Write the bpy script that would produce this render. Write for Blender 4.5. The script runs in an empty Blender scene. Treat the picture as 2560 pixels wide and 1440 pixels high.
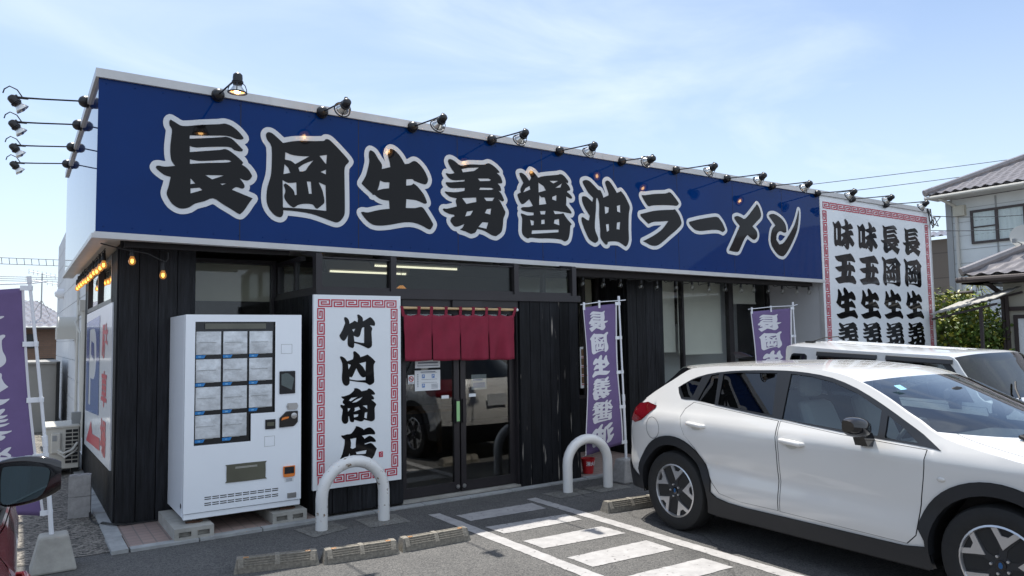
import bpy, math, random
from mathutils import Vector, Matrix
from mathutils.geometry import delaunay_2d_cdt
random.seed(7)
SC = bpy.context.scene
COL = SC.collection
rad = math.radians
PI = math.pi

# ------------------------------------------------------------------ camera
FPX, CAMH = 1827.365, 1.7219
YAW, PITCH, ROLL = rad(-34.2197), rad(3.8285), rad(-0.8662)
cam_d = bpy.data.cameras.new('camera')
cam_d.sensor_width = 36.0
cam_d.lens = FPX / 2560.0 * 36.0
cam_d.clip_start, cam_d.clip_end = 0.05, 2000.0
cam = bpy.data.objects.new('camera', cam_d)
COL.objects.link(cam)
_Yw = Matrix(((math.cos(YAW), math.sin(YAW), 0), (-math.sin(YAW), math.cos(YAW), 0), (0, 0, 1)))
_B = Matrix(((1, 0, 0), (0, 0, -1), (0, 1, 0)))
_P = Matrix(((1, 0, 0), (0, math.cos(PITCH), math.sin(PITCH)), (0, -math.sin(PITCH), math.cos(PITCH))))
_R = Matrix(((math.cos(ROLL), -math.sin(ROLL), 0), (math.sin(ROLL), math.cos(ROLL), 0), (0, 0, 1)))
RC = _R @ _P @ _B @ _Yw                       # world -> (right, down, forward)
_m = Matrix((RC[0], -RC[1], -RC[2])).transposed().to_4x4()
cam.matrix_world = Matrix.Translation((0, 0, CAMH)) @ _m
SC.camera = cam

# ------------------------------------------------------------------ light
SUN_DIR = Vector((0.097, 0.37, 0.923)).normalized()
SUN_EL = math.asin(SUN_DIR.z)
SUN_AZ = math.atan2(SUN_DIR.x, SUN_DIR.y)
SUN_STRENGTH, SKY_STRENGTH, EXPOSURE = 5.0, 0.125, 0.52
sun_d = bpy.data.lights.new('sun', 'SUN')
sun_d.energy, sun_d.angle, sun_d.color = SUN_STRENGTH, rad(0.5), (1.0, 0.955, 0.88)
sun = bpy.data.objects.new('sun', sun_d)
COL.objects.link(sun)
sun.rotation_euler = SUN_DIR.to_track_quat('Z', 'Y').to_euler()

w = bpy.data.worlds.new('World')
SC.world = w
w.use_nodes = True
nt = w.node_tree
nt.nodes.clear()
N = nt.nodes.new
out = N('ShaderNodeOutputWorld'); bg = N('ShaderNodeBackground')
sky = N('ShaderNodeTexSky'); sky.sky_type = 'NISHITA'; sky.sun_disc = False
sky.sun_elevation, sky.sun_rotation = SUN_EL, SUN_AZ
sky.air_density, sky.dust_density, sky.ozone_density = 1.0, 0.8, 1.6
tc = N('ShaderNodeTexCoord')
L = nt.links.new
def mapr(src, a, b, c, d):
    n = N('ShaderNodeMapRange'); n.interpolation_type = 'SMOOTHSTEP'
    for k, v in zip(('From Min', 'From Max', 'To Min', 'To Max'), (a, b, c, d)): n.inputs[k].default_value = v
    L(src, n.inputs['Value']); return n.outputs['Result']
def mth(op, a, b):
    n = N('ShaderNodeMath'); n.operation = op; n.use_clamp = True
    for i, q in enumerate((a, b)):
        if isinstance(q, (int, float)): n.inputs[i].default_value = q
        else: L(q, n.inputs[i])
    return n.outputs['Value']
def cloudnoise(scale, rot, sc, dist):
    mp = N('ShaderNodeMapping'); mp.inputs['Scale'].default_value = sc; mp.inputs['Rotation'].default_value = rot
    n1 = N('ShaderNodeTexNoise'); n1.inputs['Scale'].default_value = scale; n1.inputs['Detail'].default_value = 8; n1.inputs['Roughness'].default_value = 0.55; n1.inputs['Distortion'].default_value = dist
    L(tc.outputs['Generated'], mp.inputs['Vector']); L(mp.outputs['Vector'], n1.inputs['Vector']); return n1.outputs['Fac']
sep = N('ShaderNodeSeparateXYZ'); L(tc.outputs['Generated'], sep.inputs['Vector'])
wisps = mapr(cloudnoise(1.5, (0.3, 0.5, 0.9), (1.0, 1.6, 4.5), 0.9), 0.38, 0.80, 0.0, 0.62)       # thin high cirrus
veil = mapr(cloudnoise(0.9, (0.0, 0.2, 0.4), (1, 1, 2.0), 0.2), 0.35, 0.70, 0.0, 0.24)
low = mapr(sep.outputs['Z'], -0.02, 0.55, 0.60, 0.0)                                          # paler towards the horizon
rear_fill = mapr(sep.outputs['Y'], 0.15, -0.6, 0.0, 0.75)                                         # added brightness in the unseen sky behind the camera, lifts the shaded fronts
fac = mth('ADD', mth('MAXIMUM', mth('ADD', wisps, veil), low), rear_fill)
mixc = N('ShaderNodeMixRGB'); mixc.inputs['Color2'].default_value = (5.1, 5.85, 6.9, 1)
L(fac, mixc.inputs['Fac']); L(sky.outputs['Color'], mixc.inputs['Color1'])
L(mixc.outputs['Color'], bg.inputs['Color']); L(bg.outputs['Background'], out.inputs['Surface'])
bg.inputs['Strength'].default_value = SKY_STRENGTH
SC.view_settings.view_transform = 'Standard'; SC.view_settings.look = 'None'
SC.view_settings.exposure = EXPOSURE; SC.view_settings.gamma = 1.0; SC.view_settings.use_curve_mapping = False
SC.render.engine = 'CYCLES'
SC.cycles.max_bounces = 8; SC.cycles.transparent_max_bounces = 12; SC.cycles.glossy_bounces = 4

# ------------------------------------------------------------------ helpers
class MB:
    """collects shapes; part() links them as ONE mesh object"""
    def __init__(s): s.v = []; s.f = []; s.mi = []; s.cur = 0
    def add(s, vs, fs, M=None):
        b = len(s.v)
        s.v += [tuple(M @ Vector(p)) if M is not None else tuple(p) for p in vs]
        s.f += [tuple(i + b for i in f) for f in fs]; s.mi += [s.cur] * len(fs); return s
    def box(s, x0, y0, z0, x1, y1, z1, M=None):
        return s.add([(x0,y0,z0),(x1,y0,z0),(x1,y1,z0),(x0,y1,z0),(x0,y0,z1),(x1,y0,z1),(x1,y1,z1),(x0,y1,z1)],
              [(3,2,1,0),(4,5,6,7),(0,1,5,4),(1,2,6,5),(2,3,7,6),(3,0,4,7)], M)
    def hexa(s, b, t):       # 4 bottom, 4 top corners
        return s.add(list(b) + list(t), [(3,2,1,0),(4,5,6,7),(0,1,5,4),(1,2,6,5),(2,3,7,6),(3,0,4,7)])
    def prism(s, pts, a, b, ax='y', M=None):   # polygon extruded along an axis
        f = {'y': lambda p, t: (p[0], t, p[1]), 'x': lambda p, t: (t, p[0], p[1]), 'z': lambda p, t: (p[0], p[1], t)}[ax]
        n = len(pts)
        return s.add([f(p, a) for p in pts] + [f(p, b) for p in pts],
              [tuple(range(n)), tuple(range(2*n-1, n-1, -1))] + [(i, i+n, (i+1) % n + n, (i+1) % n) for i in range(n)], M)
    def tube(s, path, r, n=8, closed=False, M=None):
        P = [Vector(p) for p in path]; k = len(P); vs = []; fs = []
        rr = r if isinstance(r, (list, tuple)) else [r] * k
        up = None
        for i in range(k):
            a = P[(i-1) % k] if (closed or i > 0) else P[i]; c = P[(i+1) % k] if (closed or i < k-1) else P[i]
            t = (c - a).normalized()
            if up is None: up = Vector((0,0,1)) if abs(t.z) < 0.9 else Vector((1,0,0))
            u = (up - t * up.dot(t)); u = u.normalized() if u.length > 1e-5 else t.orthogonal().normalized()
            up = u; q = t.cross(u)
            vs += [P[i] + (u * math.cos(2*PI*j/n) + q * math.sin(2*PI*j/n)) * rr[i] for j in range(n)]
        for i in range(k if closed else k-1):
            for j in range(n):
                a, b2 = i*n, ((i+1) % k)*n
                fs.append((a+j, a+(j+1) % n, b2+(j+1) % n, b2+j))
        if not closed: fs += [tuple(range(n-1, -1, -1)), tuple(range((k-1)*n, k*n))]
        return s.add(vs, fs, M)
    def lathe(s, prof, n=20, M=None, caps=True):          # profile (r, h) round local z
        vs = []; fs = []
        for r, h in prof: vs += [(r*math.cos(2*PI*j/n), r*math.sin(2*PI*j/n), h) for j in range(n)]
        for i in range(len(prof)-1):
            for j in range(n): fs.append((i*n+j, i*n+(j+1) % n, (i+1)*n+(j+1) % n, (i+1)*n+j))
        if caps and prof[0][0] > 1e-6: fs.append(tuple(range(n-1, -1, -1)))
        if caps and prof[-1][0] > 1e-6: fs.append(tuple(range((len(prof)-1)*n, len(prof)*n)))
        return s.add(vs, fs, M)
    def ball(s, c, r, n=12, sc=(1,1,1)):
        k = n // 2; prof = [(max(1e-7, r*math.sin(PI*i/k)), -r*math.cos(PI*i/k)) for i in range(k+1)]
        return s.lathe(prof, n, Matrix.Translation(c) @ Matrix.Diagonal((*sc, 1)))
    def grid(s, fn, nu, nv, M=None):
        vs = [fn(i/nu, j/nv) for i in range(nu+1) for j in range(nv+1)]
        fs = [(i*(nv+1)+j, (i+1)*(nv+1)+j, (i+1)*(nv+1)+j+1, i*(nv+1)+j+1) for i in range(nu) for j in range(nv)]
        return s.add(vs, fs, M)

def rootloc(o):
    v = Vector((0,0,0))
    while o is not None: v += o.location; o = o.parent
    return v
def part(name, mb, mat, parent=None, smooth=False, world=True, bev=0, label=None, kind=None):
    me = bpy.data.meshes.new(name)
    off = rootloc(parent) if (world and parent is not None) else Vector((0,0,0))
    me.from_pydata([tuple(Vector(p) - off) for p in mb.v], [], mb.f)
    mats = mat if isinstance(mat, (list, tuple)) else [mat]
    for m in mats: me.materials.append(m)
    if len(mats) > 1: me.polygons.foreach_set('material_index', mb.mi)
    me.update()
    o = bpy.data.objects.new(name, me); COL.objects.link(o)
    if parent is not None: o.parent = parent
    if smooth:
        me.polygons.foreach_set('use_smooth', [True] * len(me.polygons))
        try: me.set_sharp_from_angle(angle=rad(smooth if smooth is not True else 40))
        except Exception: pass
    if bev:
        b = o.modifiers.new('edge', 'BEVEL'); b.width = bev; b.segments = 2; b.limit_method = 'ANGLE'; b.angle_limit = rad(40)
    if label: o['label'] = label
    if kind: o['kind'] = kind
    return o
def thing(name, label, cat, loc=(0,0,0), rotz=0, group=None):
    o = bpy.data.objects.new(name, None); COL.objects.link(o)
    o.empty_display_size = 0.1
    o.location = loc; o.rotation_euler = (0, 0, rotz); o['label'] = label; o['category'] = cat
    if group: o['group'] = group
    return o
def tag(o, label, cat, group=None):
    o['label'] = label; o['category'] = cat
    if group: o['group'] = group
    return o
def struct(name, mb, mat, smooth=False):
    o = part(name, mb, mat, None, smooth); o['kind'] = 'structure'; return o
def dup(root, loc, label, rotz=None):
    r = root.copy(); COL.objects.link(r); r.location = loc; r['label'] = label
    if rotz is not None: r.rotation_euler = (0, 0, rotz)
    for ch in list(root.children):
        c = ch.copy(); COL.objects.link(c); c.parent = r
        for g in ch.children:
            d = g.copy(); COL.objects.link(d); d.parent = c
    return r

# ------------------------------------------------------------------ materials
def M(name, col, rough=0.5, metal=0.0, noise=None, bump=None, coat=0.0, spec=0.5, emit=None, stretch=(1,1,1), mottle=None, coatr=0.05, island=None):
    m = bpy.data.materials.new(name); m.use_nodes = True
    t = m.node_tree; b = t.nodes['Principled BSDF']; l = t.links.new
    b.inputs['Base Color'].default_value = (*col, 1); b.inputs['Roughness'].default_value = rough
    b.inputs['Metallic'].default_value = metal; b.inputs['Coat Weight'].default_value = coat; b.inputs['Coat Roughness'].default_value = coatr
    b.inputs['Specular IOR Level'].default_value = spec
    if emit: b.inputs['Emission Color'].default_value = (*emit[0], 1); b.inputs['Emission Strength'].default_value = emit[1]
    if noise or bump or mottle:
        c = t.nodes.new('ShaderNodeTexCoord'); mpn = t.nodes.new('ShaderNodeMapping'); mpn.inputs['Scale'].default_value = stretch
        l(c.outputs['Object'], mpn.inputs['Vector'])
    last = None
    if noise:                       # (scale, low factor, high factor)
        n = t.nodes.new('ShaderNodeTexNoise'); n.inputs['Scale'].default_value = noise[0]; n.inputs['Detail'].default_value = 6
        n.inputs['Roughness'].default_value = 0.65
        r = t.nodes.new('ShaderNodeValToRGB'); e = r.color_ramp.elements
        e[0].position, e[1].position = 0.28, 0.72
        e[0].color = (*[min(1, x*noise[1]) for x in col], 1); e[1].color = (*[min(1, x*noise[2]) for x in col], 1)
        l(mpn.outputs['Vector'], n.inputs['Vector']); l(n.outputs['Fac'], r.inputs['Fac'])
        l(r.outputs['Color'], b.inputs['Base Color']); last = r.outputs['Color']
    if mottle:                      # (scale, threshold, colour): stains with a shape of their own
        n = t.nodes.new('ShaderNodeTexNoise'); n.inputs['Scale'].default_value = mottle[0]; n.inputs['Detail'].default_value = 5
        r = t.nodes.new('ShaderNodeValToRGB'); e = r.color_ramp.elements
        e[0].position, e[1].position = mottle[1], mottle[1] + 0.06
        mxn = t.nodes.new('ShaderNodeMixRGB'); mxn.inputs['Color2'].default_value = (*mottle[2], 1)
        if last: l(last, mxn.inputs['Color1'])
        else: mxn.inputs['Color1'].default_value = (*col, 1)
        l(mpn.outputs['Vector'], n.inputs['Vector']); l(n.outputs['Fac'], r.inputs['Fac']); l(r.outputs['Color'], mxn.inputs['Fac'])
        l(mxn.outputs['Color'], b.inputs['Base Color'])
    if island and last:             # boards differ a little from one another
        ge = t.nodes.new('ShaderNodeNewGeometry'); mr = t.nodes.new('ShaderNodeMapRange'); mr.inputs['To Min'].default_value, mr.inputs['To Max'].default_value = island
        mi = t.nodes.new('ShaderNodeMixRGB'); mi.blend_type = 'MULTIPLY'; mi.inputs['Fac'].default_value = 1
        l(ge.outputs['Random Per Island'], mr.inputs['Value']); l(b.inputs['Base Color'].links[0].from_socket, mi.inputs['Color1']); l(mr.outputs['Result'], mi.inputs['Color2']); l(mi.outputs['Color'], b.inputs['Base Color'])
    if bump:                        # (scale, strength, distance)
        n = t.nodes.new('ShaderNodeTexNoise'); n.inputs['Scale'].default_value = bump[0]; n.inputs['Detail'].default_value = 4
        bp = t.nodes.new('ShaderNodeBump'); bp.inputs['Strength'].default_value = bump[1]; bp.inputs['Distance'].default_value = bump[2] if len(bump) > 2 else 0.01
        l(mpn.outputs['Vector'], n.inputs['Vector']); l(n.outputs['Fac'], bp.inputs['Height']); l(bp.outputs['Normal'], b.inputs['Normal'])
    return m
def glass(name, tint, rough=0.0, ior=1.5):
    m = bpy.data.materials.new(name); m.use_nodes = True; t = m.node_tree; t.nodes.clear(); l = t.links.new
    o = t.nodes.new('ShaderNodeOutputMaterial'); mixn = t.nodes.new('ShaderNodeMixShader')
    tr = t.nodes.new('ShaderNodeBsdfTransparent'); tr.inputs['Color'].default_value = (*tint, 1)
    gl = t.nodes.new('ShaderNodeBsdfGlossy'); gl.inputs['Roughness'].default_value = rough; gl.inputs['Color'].default_value = (1,1,1,1)
    lw = t.nodes.new('ShaderNodeLayerWeight'); lw.inputs['Blend'].default_value = 0.5
    pw = t.nodes.new('ShaderNodeMath'); pw.operation = 'POWER'; pw.inputs[1].default_value = 4.5
    f0 = ((ior-1)/(ior+1))**2; mr = t.nodes.new('ShaderNodeMapRange'); mr.inputs['To Min'].default_value = f0; mr.inputs['To Max'].default_value = 1.0
    l(lw.outputs['Facing'], pw.inputs[0]); l(pw.outputs['Value'], mr.inputs['Value']); l(mr.outputs['Result'], mixn.inputs['Fac']); l(tr.outputs['BSDF'], mixn.inputs[1]); l(gl.outputs['BSDF'], mixn.inputs[2])
    l(mixn.outputs['Shader'], o.inputs['Surface']); return m
def asphalt(name, dark, light, scale, big, bump):
    m = bpy.data.materials.new(name); m.use_nodes = True; t = m.node_tree; b = t.nodes['Principled BSDF']; l = t.links.new
    c = t.nodes.new('ShaderNodeTexCoord')
    v = t.nodes.new('ShaderNodeTexVoronoi'); v.inputs['Scale'].default_value = scale
    n = t.nodes.new('ShaderNodeTexNoise'); n.inputs['Scale'].default_value = big; n.inputs['Detail'].default_value = 8; n.inputs['Roughness'].default_value = 0.7
    hsv = t.nodes.new('ShaderNodeSeparateColor')
    r = t.nodes.new('ShaderNodeValToRGB'); e = r.color_ramp.elements
    e[0].position, e[1].position = 0.05, 0.95; e[0].color = (*dark, 1); e[1].color = (*light, 1)
    mu = t.nodes.new('ShaderNodeMixRGB'); mu.blend_type = 'MULTIPLY'; mu.inputs['Fac'].default_value = 1
    r2 = t.nodes.new('ShaderNodeValToRGB'); e = r2.color_ramp.elements
    e[0].position, e[1].position = 0.3, 0.7; e[0].color = (0.72,0.72,0.72,1); e[1].color = (1.15,1.14,1.12,1)
    for x in (v, n): l(c.outputs['Object'], x.inputs['Vector'])
    l(v.outputs['Color'], hsv.inputs['Color']); l(hsv.outputs['Red'], r.inputs['Fac']); l(n.outputs['Fac'], r2.inputs['Fac'])
    l(r.outputs['Color'], mu.inputs['Color1']); l(r2.outputs['Color'], mu.inputs['Color2']); l(mu.outputs['Color'], b.inputs['Base Color'])
    v2 = t.nodes.new('ShaderNodeTexVoronoi'); v2.feature = 'DISTANCE_TO_EDGE'; v2.inputs['Scale'].default_value = 0.2
    wp = t.nodes.new('ShaderNodeTexNoise'); wp.inputs['Scale'].default_value = 2.2; wp.inputs['Detail'].default_value = 6
    am = t.nodes.new('ShaderNodeMixRGB'); am.blend_type = 'ADD'; am.inputs['Fac'].default_value = 0.55
    l(c.outputs['Object'], wp.inputs['Vector']); l(c.outputs['Object'], am.inputs['Color1']); l(wp.outputs['Color'], am.inputs['Color2']); l(am.outputs['Color'], v2.inputs['Vector'])
    rk = t.nodes.new('ShaderNodeValToRGB'); e = rk.color_ramp.elements; e[0].position, e[1].position = 0.0, 0.0022; e[0].color = (0.55,0.55,0.55,1); e[1].color = (1,1,1,1)
    st = t.nodes.new('ShaderNodeTexNoise'); st.inputs['Scale'].default_value = 0.8; st.inputs['Detail'].default_value = 3
    rs = t.nodes.new('ShaderNodeValToRGB'); e = rs.color_ramp.elements; e[0].position, e[1].position = 0.60, 0.72; e[0].color = (1,1,1,1); e[1].color = (0.70,0.70,0.71,1)
    l(c.outputs['Object'], st.inputs['Vector']); l(st.outputs['Fac'], rs.inputs['Fac']); l(v2.outputs['Distance'], rk.inputs['Fac'])
    m2 = t.nodes.new('ShaderNodeMixRGB'); m2.blend_type = 'MULTIPLY'; m2.inputs['Fac'].default_value = 1; m3 = t.nodes.new('ShaderNodeMixRGB'); m3.blend_type = 'MULTIPLY'; m3.inputs['Fac'].default_value = 1
    l(mu.outputs['Color'], m2.inputs['Color1']); l(rk.outputs['Color'], m2.inputs['Color2']); l(m2.outputs['Color'], m3.inputs['Color1']); l(rs.outputs['Color'], m3.inputs['Color2']); l(m3.outputs['Color'], b.inputs['Base Color'])
    bp = t.nodes.new('ShaderNodeBump'); bp.inputs['Strength'].default_value = bump; bp.inputs['Distance'].default_value = 0.006
    l(v.outputs['Distance'], bp.inputs['Height']); l(bp.outputs['Normal'], b.inputs['Normal'])
    b.inputs['Roughness'].default_value = 0.9; return m
def brickmat(name, c1, c2, mortar, scale, bw, rh, msize, off=0.5, rough=0.8, axes=None, bump=0.4):
    m = bpy.data.materials.new(name); m.use_nodes = True; t = m.node_tree; b = t.nodes['Principled BSDF']; l = t.links.new
    c = t.nodes.new('ShaderNodeTexCoord'); br = t.nodes.new('ShaderNodeTexBrick')
    br.inputs['Color1'].default_value = (*c1, 1); br.inputs['Color2'].default_value = (*c2, 1); br.inputs['Mortar'].default_value = (*mortar, 1)
    br.inputs['Scale'].default_value = scale; br.inputs['Brick Width'].default_value = bw; br.inputs['Row Height'].default_value = rh
    br.inputs['Mortar Size'].default_value = msize; br.offset = off
    src = c.outputs['Object']
    if axes:
        sp = t.nodes.new('ShaderNodeSeparateXYZ'); cb = t.nodes.new('ShaderNodeCombineXYZ'); l(src, sp.inputs['Vector'])
        l(sp.outputs[axes[0]], cb.inputs['X']); l(sp.outputs[axes[1]], cb.inputs['Y']); src = cb.outputs['Vector']
    l(src, br.inputs['Vector']); l(br.outputs['Color'], b.inputs['Base Color'])
    bp = t.nodes.new('ShaderNodeBump'); bp.inputs['Strength'].default_value = bump; bp.inputs['Distance'].default_value = 0.01; bp.invert = True
    l(br.outputs['Fac'], bp.inputs['Height']); l(bp.outputs['Normal'], b.inputs['Normal'])
    b.inputs['Roughness'].default_value = rough; return m

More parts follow.
